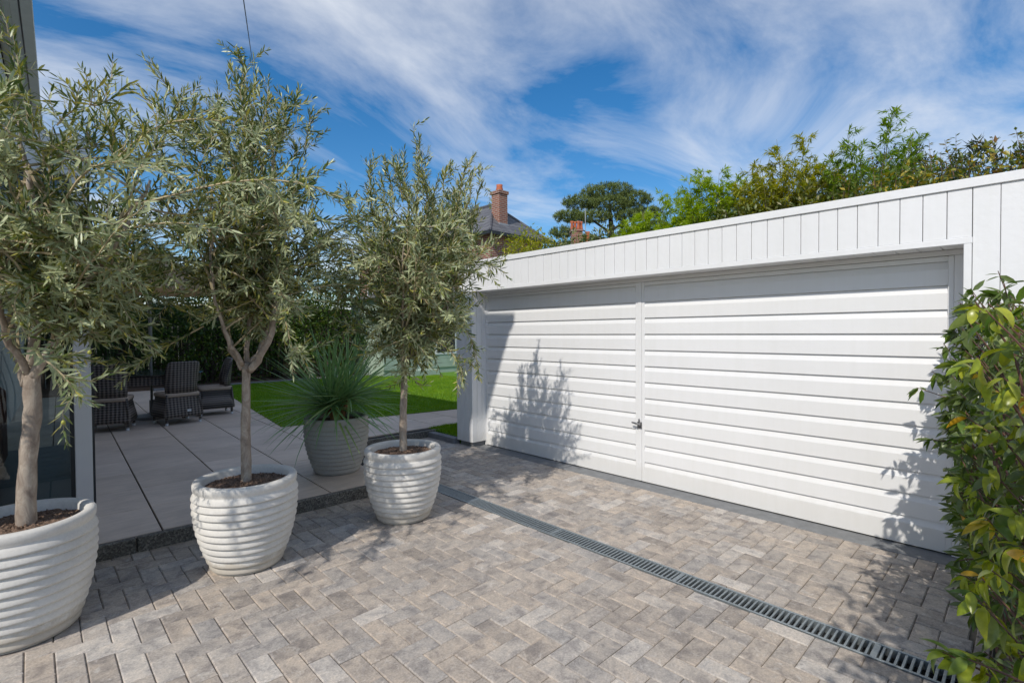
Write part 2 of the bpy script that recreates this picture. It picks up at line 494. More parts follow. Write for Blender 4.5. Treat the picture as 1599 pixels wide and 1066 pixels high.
class MB:
    """collects shapes, then builds them as ONE mesh object"""

    def __init__(self):
        self.v = []
        self.f = []

    def add(self, vs, fs):
        o = len(self.v)
        self.v.extend([tuple(map(float, p)) for p in vs])
        self.f.extend([tuple(i + o for i in q) for q in fs])
        return self

    def box(self, lo, hi, ch=0.0):
        x0, y0, z0 = lo
        x1, y1, z1 = hi
        if ch <= 0:
            vs = [(x0, y0, z0), (x1, y0, z0), (x1, y1, z0), (x0, y1, z0), (x0, y0, z1), (x1, y0, z1), (x1, y1, z1), (x0, y1, z1)]
            fs = [(0, 3, 2, 1), (4, 5, 6, 7), (0, 1, 5, 4), (1, 2, 6, 5), (2, 3, 7, 6), (3, 0, 4, 7)]
            return self.add(vs, fs)
        # all twelve edges chamfered
        vs, idx = [], {}
        for ix, x in enumerate((x0, x1)):
            for iy, y in enumerate((y0, y1)):
                for iz, z in enumerate((z0, z1)):
                    sx, sy, sz = (1 - 2 * ix) * ch, (1 - 2 * iy) * ch, (1 - 2 * iz) * ch
                    for a, p in enumerate(((x, y + sy, z + sz), (x + sx, y, z + sz), (x + sx, y + sy, z))):
                        idx[ix, iy, iz, a] = len(vs)
                        vs.append(p)
        I = idx
        fs = []
        for s in (0, 1):
            q = [I[s, 0, 0, 0], I[s, 1, 0, 0], I[s, 1, 1, 0], I[s, 0, 1, 0]]
            fs.append(tuple(q if s else q[::-1]))
            q = [I[0, s, 0, 1], I[1, s, 0, 1], I[1, s, 1, 1], I[0, s, 1, 1]]
            fs.append(tuple(q[::-1] if s else q))
            q = [I[0, 0, s, 2], I[1, 0, s, 2], I[1, 1, s, 2], I[0, 1, s, 2]]
            fs.append(tuple(q if s else q[::-1]))
        for a in (0, 1):
            for b in (0, 1):
                fs.append((I[a, b, 0, 0], I[a, b, 1, 0], I[a, b, 1, 1], I[a, b, 0, 1]))
                fs.append((I[a, 0, b, 0], I[a, 1, b, 0], I[a, 1, b, 2], I[a, 0, b, 2]))
                fs.append((I[0, a, b, 1], I[1, a, b, 1], I[1, a, b, 2], I[0, a, b, 2]))
        for ix in (0, 1):
            for iy in (0, 1):
                for iz in (0, 1):
                    fs.append((I[ix, iy, iz, 0], I[ix, iy, iz, 1], I[ix, iy, iz, 2]))
        return self.add(vs, fs)

    def tube(self, pts, rad, n=6, cap=True):
        pts = [Vector(p) for p in pts]
        if not hasattr(rad, '__len__'):
            rad = [rad] * len(pts)
        o = len(self.v)
        ref = None
        for i, p in enumerate(pts):
            d = (pts[min(i + 1, len(pts) - 1)] - pts[max(i - 1, 0)])
            if d.length < 1e-9:
                d = Vector((0, 0, 1))
            d.normalize()
            if ref is None:
                ref = d.orthogonal().normalized()
            a = (ref - d * ref.dot(d))
            a = a.normalized() if a.length > 1e-6 else d.orthogonal().normalized()
            ref = a
            b = d.cross(a)
            for j in range(n):
                t = 2 * math.pi * j / n
                q = p + (a * math.cos(t) + b * math.sin(t)) * rad[i]
                self.v.append((q.x, q.y, q.z))
        for i in range(len(pts) - 1):
            for j in range(n):
                j2 = (j + 1) % n
                self.f.append((o + i * n + j, o + i * n + j2, o + (i + 1) * n + j2, o + (i + 1) * n + j))
        if cap:
            self.f.append(tuple(o + j for j in range(n))[::-1])
            e = o + (len(pts) - 1) * n
            self.f.append(tuple(e + j for j in range(n)))
        return self

    def lathe(self, prof, c=(0, 0, 0), n=48, wob=None):
        o = len(self.v)
        for i, (r, z) in enumerate(prof):
            for j in range(n):
                t = 2 * math.pi * j / n
                dz = wob(t, z) if wob else 0.0
                self.v.append((c[0] + r * math.cos(t), c[1] + r * math.sin(t), c[2] + z + dz))
        for i in range(len(prof) - 1):
            for j in range(n):
                j2 = (j + 1) % n
                self.f.append((o + i * n + j, o + i * n + j2, o + (i + 1) * n + j2, o + (i + 1) * n + j))
        return self

    def build(self, name, mat, parent=None, smooth=False):
        me = bpy.data.meshes.new(name)
        me.from_pydata(self.v, [], self.f)
        me.update()
        if smooth:
            me.polygons.foreach_set('use_smooth', [True] * len(me.polygons))
        return obj(name, me, mat, parent)


def obj(name, me, mat=None, parent=None):
    o = bpy.data.objects.new(name, me)
    COL.objects.link(o)
    if mat and me is not None and len(me.materials) == 0:
        me.materials.append(MATS[mat])
    if parent is not None:
        o.parent = parent
    return o


def tag(o, label, cat, group=None, kind=None):
    o['label'] = label
    o['category'] = cat
    if group:
        o['group'] = group
    if kind:
        o['kind'] = kind
    return o


def thing(name, label, cat, loc=(0, 0, 0), rz=0.0, group=None, kind=None):
    o = bpy.data.objects.new(name, None)
    o.empty_display_size = 0.1
    COL.objects.link(o)
    o.location = loc
    o.rotation_euler = (0, 0, rz)
    return tag(o, label, cat, group, kind)


def inst(src, parent, loc=(0, 0, 0), rot=None):
    c = src.copy()
    COL.objects.link(c)
    c.parent = parent
    c.location = loc
    if rot is not None:
        c.rotation_euler = rot
    return c


def mesh_np(name, V, F, mat, parent=None):
    """V (n,3) array, F (m,3) array of triangles"""
    me = bpy.data.meshes.new(name)
    V = np.ascontiguousarray(V, dtype=np.float32)
    F = np.ascontiguousarray(F, dtype=np.int32)
    me.vertices.add(len(V))
    me.vertices.foreach_set('co', V.ravel())
    me.loops.add(F.size)
    me.loops.foreach_set('vertex_index', F.ravel())
    me.polygons.add(len(F))
    me.polygons.foreach_set('loop_start', np.arange(0, F.size, 3, dtype=np.int32))
    me.polygons.foreach_set('loop_total', np.full(len(F), 3, dtype=np.int32))
    me.update(calc_edges=True)
    return obj(name, me, mat, parent)


def norm(a):
    return a / np.maximum(np.linalg.norm(a, axis=1, keepdims=True), 1e-9)


def leaves_arrays(base, d, up, length, width, fold=0.18, curl=0.0, fine=False):
    """folded two-sided leaf blades: base point, pointing direction, approximate normal"""
    d = norm(d)
    s = norm(np.cross(d, up))
    n = np.cross(s, d)
    ln = length[:, None]
    w = width[:, None]
    b = base
    m1 = base + d * ln * 0.45 - n * w * fold
    l1 = base + d * ln * 0.42 + s * w * 0.5
    r1 = base + d * ln * 0.42 - s * w * 0.5
    t = base + d * ln - n * ln * curl
    if fine:
        c2 = n * ln * curl
        V = np.stack([b, base + d * ln * 0.28 + s * w * 0.46 - c2 * 0.06, base + d * ln * 0.30 - n * w * fold - c2 * 0.06, base + d * ln * 0.28 - s * w * 0.46 - c2 * 0.06,
                      base + d * ln * 0.66 + s * w * 0.42 - c2 * 0.42, base + d * ln * 0.68 - n * w * fold - c2 * 0.42, base + d * ln * 0.66 - s * w * 0.42 - c2 * 0.42, t], axis=1).reshape(-1, 3)
        o = (np.arange(len(base)) * 8)[:, None]
        T = ((0, 2, 1), (0, 3, 2), (1, 2, 5), (1, 5, 4), (2, 3, 6), (2, 6, 5), (4, 5, 7), (5, 6, 7))
        F = np.concatenate([o + np.array([q]) for q in T], axis=1).reshape(-1, 3)
        return V, F
    V = np.stack([b, l1, m1, r1, t], axis=1).reshape(-1, 3)
    N = len(base)
    o = (np.arange(N) * 5)[:, None]
    F = np.concatenate([o + np.array([[0, 2, 1]]), o + np.array([[0, 3, 2]]), o + np.array([[1, 2, 4]]), o + np.array([[2, 3, 4]])], axis=1).reshape(-1, 3)
    return V, F


def rand_dirs(n):
    return norm(rng.normal(size=(n, 3)))


# the house and patio stand a little askew of the garage
DEL = R(1.885)
PX = Vector((math.cos(DEL), -math.sin(DEL), 0))
PY = Vector((math.sin(DEL), math.cos(DEL), 0))


def PW(x, y, z=0.0):
    v = PX * x + PY * y
    return Vector((v.x, v.y, z))


def px_of(p):
    q = Vector(p) - Vector((0, 0, CAM_H))
    z = q.dot(FWD)
    if z < 0.05:
        return None
    return 799.5 + 783.5 * q.dot(RIGHT) / z, 533 - 783.5 * q.dot(UP) / z, z


# ------------------------------------------------------------------ ground
g = MB().add([(-400, -400, -0.05), (400, -400, -0.05), (400, 400, -0.05), (-400, 400, -0.05)], [(0, 1, 2, 3)]).build('ground', 'ground_bounce')
tag(g, 'plain ground around the driveway and garden, toned for warm bounce light', 'ground', kind='structure')

# ------------------------------------------------------------------ driveway of herringbone pavers
PIT = 0.1033
drive = MB().box((-2.5, -1.5, -0.045), (2.754, 6.2, -0.010)).box((2.909, -1.5, -0.045), (4.19, 6.2, -0.010)).box((2.7545, 5.21, -0.045), (2.9085, 6.2, -0.010)).build('driveway', 'joint_sand')
tag(drive, 'block paved driveway of grey and buff herringbone pavers before the garage', 'driveway', kind='structure')


def paver_mesh(name, lx, ly):
    g_ = 0.0014
    m = MB()
    x0, x1, y0, y1 = g_, lx - g_, g_, ly - g_
    c, zt, zb = 0.0050, 0.0, -0.034
    vs = [(x0, y0, zb), (x1, y0, zb), (x1, y1, zb), (x0, y1, zb),
          (x0, y0, zt - c), (x1, y0, zt - c), (x1, y1, zt - c), (x0, y1, zt - c),
          (x0 + c, y0 + c, zt), (x1 - c, y0 + c, zt), (x1 - c, y1 - c, zt), (x0 + c, y1 - c, zt)]
    fs = [(8, 9, 10, 11)]
    for a in range(4):
        b = (a + 1) % 4
        fs.append((a, b, b + 4, a + 4))
        fs.append((a + 4, b + 4, b + 8, a + 8))
    m.add(vs, fs)
    return m


_pm = {}


def paver_data(lx, ly):
    key = (round(lx, 3), round(ly, 3))
    if key not in _pm:
        m = paver_mesh('paver', lx, ly)
        me = bpy.data.meshes.new('paver')
        me.from_pydata(m.v, [], m.f)
        me.update()
        me.materials.append(MATS['paver_individual'])
        _pm[key] = me
    return _pm[key]


cells = []      # x0, y0, x1, y1


def herring(ox, oy, xr, yr, kind):
    i0, i1 = int((xr[0] - ox) / PIT) - 3, int((xr[1] - ox) / PIT) + 3
    j0, j1 = int((yr[0] - oy) / PIT) - 3, int((yr[1] - oy) / PIT) + 3
    for i in range(i0, i1):
        for j in range(j0, j1):
            if kind == 'sum':
                s = (i + j) % 4
                h, v_ = s == 0, s == 2
            else:
                s = (i - j) % 4
                h, v_ = s == 0, s == 3
            if not (h or v_):
                continue
            a0, b0 = ox + i * PIT, oy + j * PIT
            a1, b1 = a0 + PIT * (2 if h else 1), b0 + PIT * (1 if h else 2)
            a0, a1 = max(a0, xr[0]), min(a1, xr[1])
            b0, b1 = max(b0, yr[0]), min(b1, yr[1])
            if a1 - a0 < 0.02 or b1 - b0 < 0.02:
                continue
            cells.append((a0, b0, a1, b1))


herring(1.92, 1.245, (-1.6, 2.752), (-0.3, 4.30), 'sum')
herring(2.62, 4.30, (2.62, 2.752), (4.30, 6.16), 'sum')
herring(3.56, 0.41, (2.910, 4.184), (0.185, 6.16), 'diff')
# soldier edging beside the hedge
x = 2.91
while x < 4.1:
    cells.append((x, 0.122, x + 0.2, 0.182))
    x += 0.203
scored = []
for (a0, b0, a1, b1) in cells:
    pts = [px_of((x_, y_, 0)) for x_ in (a0, a1) for y_ in (b0, b1)]
    if any(p is None for p in pts):
        continue
    xs = [p[0] for p in pts]
    ys = [p[1] for p in pts]
    if max(xs) < -500 or min(xs) > 2100 or min(ys) > 1500:
        continue
    area = (max(xs) - min(xs)) * (max(ys) - min(ys))
    inside = max(xs) > 0 and min(xs) < 1599 and min(ys) < 1066
    scored.append((area if inside else 0.0, (a0, b0, a1, b1)))
scored.sort(key=lambda t: -t[0])
mass = MB()
for n_, (ar, (a0, b0, a1, b1)) in enumerate(scored):
    dz = random.uniform(-0.0016, 0.0016)
    tilt = (random.uniform(-0.008, 0.008), random.uniform(-0.008, 0.008))
    if n_ < 300:
        o = obj('paver', paver_data(a1 - a0, b1 - b0), None, drive)
        o.location = (a0, b0, dz)
        o.rotation_euler = (tilt[0], tilt[1], 0)
    else:
        m = paver_mesh('p', a1 - a0, b1 - b0)
        mass.add([(p[0] + a0, p[1] + b0, p[2] + dz + p[0] * tilt[0] * 0.6 + p[1] * tilt[1] * 0.6) for p in m.v], m.f)
o = mass.build('pavers_beyond', 'paver_mass', drive)
o['kind'] = 'stuff'
MB().box((4.187, 0.20, -0.04), (4.50, 5.36, -0.001), 0.003).build('concrete_threshold', 'concrete_grey', drive)

# channel drain
dr = thing('channel_drain', 'long galvanised slotted drain grate set in the paving before the garage', 'drain', (0, 0, 0))
MB().box((2.755, -0.6, -0.04), (2.768, 5.2, 0.0025), 0.001).build('side_rail', 'galvanised_steel', dr)
MB().box((2.895, -0.6, -0.04), (2.908, 5.2, 0.0025), 0.001).build('side_rail', 'galvanised_steel', dr)
MB().box((2.769, -0.6, -0.047), (2.894, 5.2, -0.042)).build('channel', 'dark_void', dr)  # black floor stands in for the shade of a deeper channel
bar0 = MB().box((2.7685, 0, -0.018), (2.8945, 0.011, 0.0), 0.0015).build('grate_bar', 'galvanised_steel', dr)
bar0.location = (0, 0.0, 0)
y = 0.0275
while y < 5.18:
    inst(bar0, dr, (0, y, 0))
    y += 0.0275

jn = MB().box((2.7685, 0, -0.018), (2.8945, 0.026, 0.0012), 0.0015).build('grate_join', 'galvanised_steel', dr)
jn.location = (0, 0.486, 0)
for q in (1.476, 2.466, 3.456, 4.446):
    inst(jn, dr, (0, q, 0))

# ------------------------------------------------------------------ patio
ZP = 0.10
patio = MB()
pts = [PW(-2.0, 4.33, 0), PW(2.60, 4.33, 0), PW(2.60, 6.18, 0), PW(12.0, 6.18, 0), PW(12.0, 17.0, 0), PW(-2.0, 17.0, 0)]
vs = [(p.x, p.y, -0.04) for p in pts] + [(p.x, p.y, ZP - 0.022) for p in pts]
patio.add(vs, [(6, 7, 8, 9, 10, 11)] + [(i, (i + 1) % 6, (i + 1) % 6 + 6, i + 6) for i in range(6)])
patio = patio.build('patio', 'dark_void')
tag(patio, 'raised patio of large grey porcelain slabs beside the house', 'patio', kind='structure')


def slab_data(w, d):
    me = bpy.data.meshes.new('paving_slab')
    m = MB().box((0.003, 0.0035, -0.02), (w - 0.003, d - 0.0035, 0.0), 0.0015)
    me.from_pydata(m.v, [], m.f)
    me.update()
    me.materials.append(MATS['porcelain_slab'])
    return me


SX, SY = 0.612, 0.662
sl = slab_data(SX - 0.006, SY)


def slab(px_, py_, me=sl):
    o = obj('paving_slab', me, None, patio)
    p = PW(px_, py_, ZP)
    o.location = p
    o.rotation_euler = (0, 0, -DEL)


for i in range(-3, 8):
    for j in range(0, 19):
        xx, yy = 0.527 + i * SX, 4.335 + j * SY
        if i <= 3 and xx + SX < 2.62 + 0.05:
            pass
        elif yy < 6.15:
            continue
        # stay out from under the lawn
        wv = PW(xx + SX * 0.5, yy + SY * 0.5)
        if wv.x > 3.2 and wv.y > 8.6 - 0.17 * (wv.x - 2.7):
            continue
        if xx < -1.2 and yy > 5.3:
            continue
        slab(xx, yy)
kb = MB().box((0.003, 0.0, -0.12), (0.912, 0.052, 0.0), 0.006)
kme = bpy.data.meshes.new('kerb_stone')
kme.from_pydata(kb.v, [], kb.f)
kme.update()
kme.materials.append(MATS['kerb_concrete'])
for i in range(-3, 3):
    o = obj('kerb_stone', kme, None, patio)
    o.location = PW(0.37 + i * 0.915, 4.277, ZP)
    o.rotation_euler = (0, 0, -DEL)
    if i == 2:
        o.scale = (0.47, 1, 1)
for i in range(2):
    o = obj('kerb_stone', kme, None, patio)
    o.location = PW(2.66, 4.33 + i * 0.915, ZP)
    o.rotation_euler = (0, 0, R(90) - DEL)
for i in range(2):
    o = obj('riser_slab', kme, None, patio)
    o.location = PW(2.60 + i * 0.915 - 0.05, 6.135, ZP - 0.004)
    o.rotation_euler = (0, 0, -DEL)

# ------------------------------------------------------------------ lawn
LAWN = [(2.70, 7.80), (5.56, 7.30), (12.5, 6.1), (12.5, 15.2), (3.56, 15.3)]
lawn = MB()
vs = [(a, b, 0.02) for a, b in LAWN] + [(a, b, ZP + 0.012) for a, b in LAWN]
lawn.add(vs, [(5, 6, 7, 8, 9)] + [(i, (i + 1) % 5, (i + 1) % 5 + 5, i + 5) for i in range(5)])
lawn = lawn.build('lawn', 'turf')
tag(lawn, 'mown green lawn beyond the patio', 'lawn', kind='structure')
PATCH = [(4.20, 5.42), (5.4, 5.42), (5.4, 6.16), (4.24, 6.16)]
pm = MB()
vs = [(a, b, -0.03) for a, b in PATCH] + [(a, b, 0.085) for a, b in PATCH]
pm.add(vs, [(4, 5, 6, 7)] + [(i, (i + 1) % 4, (i + 1) % 4 + 4, i + 4) for i in range(4)])
pm = pm.build('lawn_patch', 'turf')
tag(pm, 'small strip of turf between the path and the garage corner', 'lawn', kind='structure')


def in_poly(P, x, y):
    c = np.zeros(len(x), bool)
    n = len(P)
    for i in range(n):
        x1, y1 = P[i]
        x2, y2 = P[(i + 1) % n]
        cond = ((y1 > y) != (y2 > y)) & (x < (x2 - x1) * (y - y1) / (y2 - y1 + 1e-12) + x1)
        c ^= cond
    return c


def grass(name, poly, z, n, h, label):
    P = np.array(poly)
    x = rng.uniform(P[:, 0].min(), P[:, 0].max(), n)
    y = rng.uniform(P[:, 1].min(), P[:, 1].max(), n)
    ok = in_poly(poly, x, y)
    x, y = x[ok], y[ok]
    N = len(x)
    b = np.stack([x + rng.normal(0, 0.012, N), y + rng.normal(0, 0.012, N), np.full(N, z)], 1)
    a = rng.uniform(0, 2 * np.pi, N)
    w = rng.uniform(0.004, 0.008, N)
    s = np.stack([np.cos(a), np.sin(a), np.zeros(N)], 1) * w[:, None]
    hh = rng.uniform(0.6, 1.15, N) * h
    lean = rng.normal(0, 0.35, (N, 2)) * hh[:, None]
    t = b + np.concatenate([lean, hh[:, None]], 1)
    V = np.stack([b - s, b + s, t], 1).reshape(-1, 3)
    F = np.arange(3 * N).reshape(-1, 3)
    o = mesh_np(name, V, F, 'grass_blade')
    return tag(o, label, 'grass', kind='stuff')


grass('grass', [(2.69, 7.78), (5.56, 7.28), (9.6, 6.6), (9.6, 15.2), (3.55, 15.3)], ZP + 0.008, 170000, 0.035, 'short mown grass blades covering the lawn')
grass('grass_tuft', PATCH, 0.08, 7000, 0.05, 'longer grass blades beside the garage corner')
# kerb of the small strip
ke = thing('edging_kerb', 'low dark stone kerb holding the turf strip by the garage corner', 'kerb')
for i in range(2):
    MB().box((4.10, 5.40 + i * 0.385, -0.03), (4.20, 5.78 + i * 0.385, 0.075), 0.006).build('kerb_stone', 'stone_edging', ke)

# ------------------------------------------------------------------ garage
XF, XD = 4.135, 4.374
gar = thing('garage', 'white clad double garage with ribbed doors and flat roof', 'garage', (0, 0, 0))
w = MB()
w.box((XD + 0.06, -3.0, -0.02), (9.3, 5.30, 2.30))
w.box((XF + 0.022, -3.0, 2.045), (XD + 0.06, 5.35, 2.30))
w.box((XF + 0.022, -3.0, 0.03), (XD + 0.06, 0.27, 2.045))
w.box((XF + 0.022, 5.075, 0.07), (XD + 0.06, 5.345, 2.045))
w.build('wall', 'dark_void', gar)
MB().box((XF + 0.03, -3.0, 2.302), (9.34, 5.37, 2.385)).build('roof', 'garage_roof', gar)
MB().box((XF - 0.012, -3.0, 2.357), (XF + 0.16, 5.395, 2.415), 0.003).build('roof_trim', 'white_paint', gar)
MB().box((XF - 0.006, 0.262, 2.02), (XF + 0.02, 5.375, 2.060), 0.0025).build('lintel_trim', 'white_paint', gar)
MB().box((XF - 0.006, 0.264, 0.02), (XF + 0.02, 0.301, 2.0195), 0.0025).build('jamb_trim', 'white_paint', gar)
BP = 0.1175
fb = MB().box((XF, 0.0018, 2.061), (XF + 0.02, BP - 0.0018, 2.356), 0.0022).build('cladding_board', 'white_paint', gar)
fb.location = (0, 0.263, 0)
y = 0.263 + BP
while y < 5.28:
    o = inst(fb, gar, (random.uniform(-0.0012, 0.0012), y, 0))
    y += BP
lb = MB().box((XF, 0.002, 0.03), (XF + 0.02, 0.122, 2.356), 0.0025).build('cladding_board', 'white_paint', gar)
lb.location = (0, 0.139, 0)
y = 0.139 - 0.1225
while y > -2.2:
    inst(lb, gar, (random.uniform(-0.001, 0.001), y, 0))
    y -= 0.1225
# soffit boards run back from the lintel to the door head
sb = MB().box((XF + 0.0205, 0.0015, 2.022), (XD + 0.03, BP - 0.0015, 2.040), 0.002).build('soffit_board', 'white_paint', gar)
sb.location = (0, 0.30, 0)
y = 0.30 + BP
while y < 5.0:
    inst(sb, gar, (0, y, 0))
    y += BP
MB().box((XD - 0.01, 0.30, 1.985), (XD + 0.03, 5.07, 2.0205), 0.002).build('head_rail', 'white_paint', gar)
# left pier: three narrow front boards, reveal boards, far side boards
pb = MB().box((XF, 0.0012, 0.062), (XF + 0.02, 0.0775, 2.0195), 0.002).build('pier_board', 'white_paint', gar)
pb.location = (0, 5.058, 0)
for i in range(1, 4):
    inst(pb, gar, (0, 5.058 + i * 0.079, 0))
rv = MB().box((0.0012, 5.050, 0.062), (0.082, 5.072, 2.0195), 0.002).build('reveal_board', 'white_paint', gar)
rv.location = (XF, 0, 0)
for i in range(1, 3):
    inst(rv, gar, (XF + i * 0.0835, 0, 0))
inst(rv, gar, (XF, 0.302, 0))
inst(rv, gar, (XF + 0.0835, 0.302, 0))
# right reveal and door frame
rv2 = MB().box((0.0012, 0.276, 0.02), (0.082, 0.300, 2.0195), 0.002).build('reveal_board', 'white_paint', gar)
rv2.location = (XF + 0.021, 0, 0)
for i in range(1, 3):
    inst(rv2, gar, (XF + 0.021 + i * 0.0835, 0, 0))
MB().box((XD - 0.012, 0.301, 0.0), (XD + 0.03, 0.362, 1.984), 0.003).build('door_frame', 'white_paint', gar)
MB().box((XD - 0.006, 5.049 - 0.006, 0.0), (XD + 0.03, 5.049 + 0.020, 1.984), 0.002).build('door_frame', 'white_paint', gar)
MB().box((XF + 0.03, 5.08, 0.0), (XD + 0.02, 5.33, 0.060)).build('pier_footing', 'concrete_grey', gar)

RIBS = [0.207 + 0.1583 * i for i in range(12)]
DEP = 0.021


def slat_mesh(ya, yb, z0, z1, slope=0.052):
    # bottom lip, flat face, face sloping back at the top
    prof = [(DEP + 0.008, z0), (0.0, z0), (0.0, z1 - slope), (DEP * 0.82, z1 - 0.0025), (DEP + 0.008, z1 - 0.0025)]
    m = MB()
    n = len(prof)
    vs = [(XD + d, ya, z) for d, z in prof] + [(XD + d, yb, z) for d, z in prof]
    fs = [(i, i + 1, i + 1 + n, i + n)[::-1] for i in range(n - 1)]
    fs += [tuple(range(n)), tuple(range(n, 2 * n))[::-1]]
    return m.add(vs, fs)


def door_leaf(ya, yb, label):
    leaf = MB().box((XD + DEP + 0.004, ya + 0.002, 0.012), (XD + DEP + 0.03, yb - 0.002, 1.982)).build('door_leaf', 'door_paint', gar)
    leaf['label'] = label
    MB().box((XD - 0.0015, ya, 0.010), (XD + DEP + 0.02, ya + 0.030, 1.983), 0.002).build('stile', 'door_paint', leaf)
    MB().box((XD - 0.0015, yb - 0.030, 0.010), (XD + DEP + 0.02, yb, 1.983), 0.002).build('stile', 'door_paint', leaf)
    a, b = ya + 0.0305, yb - 0.0305
    zz = [0.011] + RIBS + [1.982 + 0.03]
    for i in range(len(zz) - 1):
        top = zz[i + 1]
        if i == len(zz) - 2:
            m = MB().box((XD, a, zz[i]), (XD + DEP + 0.006, b, 1.9815), 0.001)
        else:
            m = slat_mesh(a, b, zz[i], top)
        m.build('slat', 'door_paint', leaf)
    return leaf


leafR = door_leaf(0.3635, 2.690, 'right ribbed garage door leaf')
leafL = door_leaf(2.7315, 5.041, 'left ribbed garage door leaf with metal handle')
MB().box((XD - 0.006, 2.692, 0.012), (XD + 0.03, 2.7295, 1.983), 0.002).build('meeting_post', 'door_paint', gar)
h = MB().box((XD - 0.016, 2.685, 0.535), (XD - 0.0065, 2.735, 0.60), 0.002).build('door_handle', 'handle_metal', gar)
MB().tube([(XD - 0.014, 2.715, 0.585), (XD - 0.05, 2.715, 0.585)], 0.009, 10).build('spindle', 'handle_metal', h)
MB().tube([(XD - 0.05, 2.68, 0.580), (XD - 0.054, 2.72, 0.586), (XD - 0.05, 2.775, 0.592)], [0.008, 0.011, 0.007], 8).build('lever', 'handle_metal', h)
MB().tube([(XD - 0.012, 2.712, 0.60), (XD - 0.02, 2.712, 0.628)], [0.010, 0.008], 8).build('lock_barrel', 'handle_metal', h)

# ------------------------------------------------------------------ house on the left (P frame)
hs = thing('house', 'pale house with glazed corner, white post and deep grey eave', 'house', (0, 0, 0), -DEL)
# main body, local coords = P frame
HE = 6.12
MB().box((-7.0, 3.38, -0.02), (-0.62, 5.40, HE - 0.12)).build('wall', 'house_render', hs)
MB().box((-7.0, 8.6, -0.02), (-0.62, 16.5, HE - 0.12)).build('wall', 'house_render', hs)
MB().box((-7.0, 5.401, 3.12), (-0.62, 8.599, HE - 0.12)).build('upper_wall', 'house_render', hs)
ro = MB()
ro.add([(-7.2, 2.86, HE + 0.07), (-0.205, 2.86, HE + 0.07), (-0.205, 20.8, HE + 0.07), (-7.2, 20.8, HE + 0.07),
        (-3.7, 2.86, HE + 2.0), (-3.7, 20.8, HE + 2.0)], [(0, 1, 4), (1, 2, 5, 4), (2, 3, 5), (3, 0, 4, 5), (0, 3, 2, 1)])
ro = ro.build('roof', 'roof_slate', hs)
for i in range(3):
    MB().box((-0.62 + i * 0.0885, 2.88, HE), (-0.5335 + i * 0.0885, 20.7, HE + 0.02), 0.002).build('soffit_board', 'eave_board', hs)
MB().box((-0.3350, 2.86, HE - 0.03), (-0.205, 20.75, HE + 0.062), 0.006).build('fascia_board', 'eave_board', hs)
MB().box((-0.3535, 2.87, HE + 0.005), (-0.3365, 20.7, HE + 0.03)).build('shadow_gap', 'gutter_black', hs)
# glazed corner
XP0, XP1, YG = 0.075, 0.185, 5.40
MB().box((XP0, YG, ZP), (XP1, YG + 0.10, 2.78), 0.004).build('corner_post', 'window_frame_white', hs)
MB().box((XP1 + 0.0005, YG + 0.006, ZP), (XP1 + 0.016, YG + 0.09, 2.78)).build('post_gasket', 'window_frame_dark', hs)
MB().box((-2.6, YG - 0.02, 2.782), (XP1 + 0.03, 8.6, 3.10), 0.006).build('flat_roof', 'window_frame_white', hs)
MB().box((-2.6, YG + 0.01, ZP - 0.06), (XP0 - 0.001, YG + 0.09, ZP + 0.035), 0.003).build('sill', 'window_frame_dark', hs)
wf = MB()
wf.box((-2.6, YG + 0.012, ZP + 0.036), (XP0 - 0.001, YG + 0.06, ZP + 0.062))
wf.box((-2.6, YG + 0.012, 2.74), (XP0 - 0.001, YG + 0.06, 2.781))
wf.box((XP0 - 0.028, YG + 0.012, ZP + 0.0625), (XP0 - 0.001, YG + 0.06, 2.7395))
wf.box((-1.30, YG + 0.012, ZP + 0.0625), (-1.25, YG + 0.06, 2.7395))
wf = wf.build('window_frame', 'window_frame_dark', hs)
for a, b in ((-1.2495, XP0 - 0.0285), (-2.6, -1.3005)):
    MB().box((a, YG + 0.030, ZP + 0.063), (b, YG + 0.038, 2.739)).build('pane', 'glass_pane', wf)
sg = MB()
sg.box((XP1 - 0.07, YG + 0.101, ZP), (XP1 - 0.02, YG + 0.16, 2.781))
sg.box((XP1 - 0.07, 8.5, ZP), (XP1 - 0.02, 8.6, 2.781))
sg = sg.build('window_frame', 'window_frame_dark', hs)
MB().box((XP1 - 0.05, YG + 0.161, ZP + 0.02), (XP1 - 0.042, 8.499, 2.780)).build('pane', 'glass_pane', sg)
# room behind the glass
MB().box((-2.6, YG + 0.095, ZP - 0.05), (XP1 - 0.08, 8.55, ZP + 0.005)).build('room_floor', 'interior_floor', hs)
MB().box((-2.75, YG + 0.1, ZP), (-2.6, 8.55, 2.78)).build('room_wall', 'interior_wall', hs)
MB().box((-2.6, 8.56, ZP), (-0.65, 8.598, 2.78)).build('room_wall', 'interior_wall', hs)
cu = MB()
n = 28
for i in range(n):
    x0 = -0.55 + i * 0.016
    y0 = YG + 0.28 + 0.03 * math.sin(i * 1.7)
    x1 = x0 + 0.016
    y1 = YG + 0.28 + 0.03 * math.sin((i + 1) * 1.7)
    cu.add([(x0 - 0.6, y0, 0.13), (x1 - 0.6, y1, 0.13), (x1 - 0.6, y1, 2.7), (x0 - 0.6, y0, 2.7)], [(0, 1, 2, 3)])
cu.build('curtain', 'curtain', hs)
MB().box((-1.1, 7.2, ZP + 0.02), (-0.45, 7.9, 0.95), 0.06).build('armchair', 'interior_red', hs)

# ------------------------------------------------------------------ pots


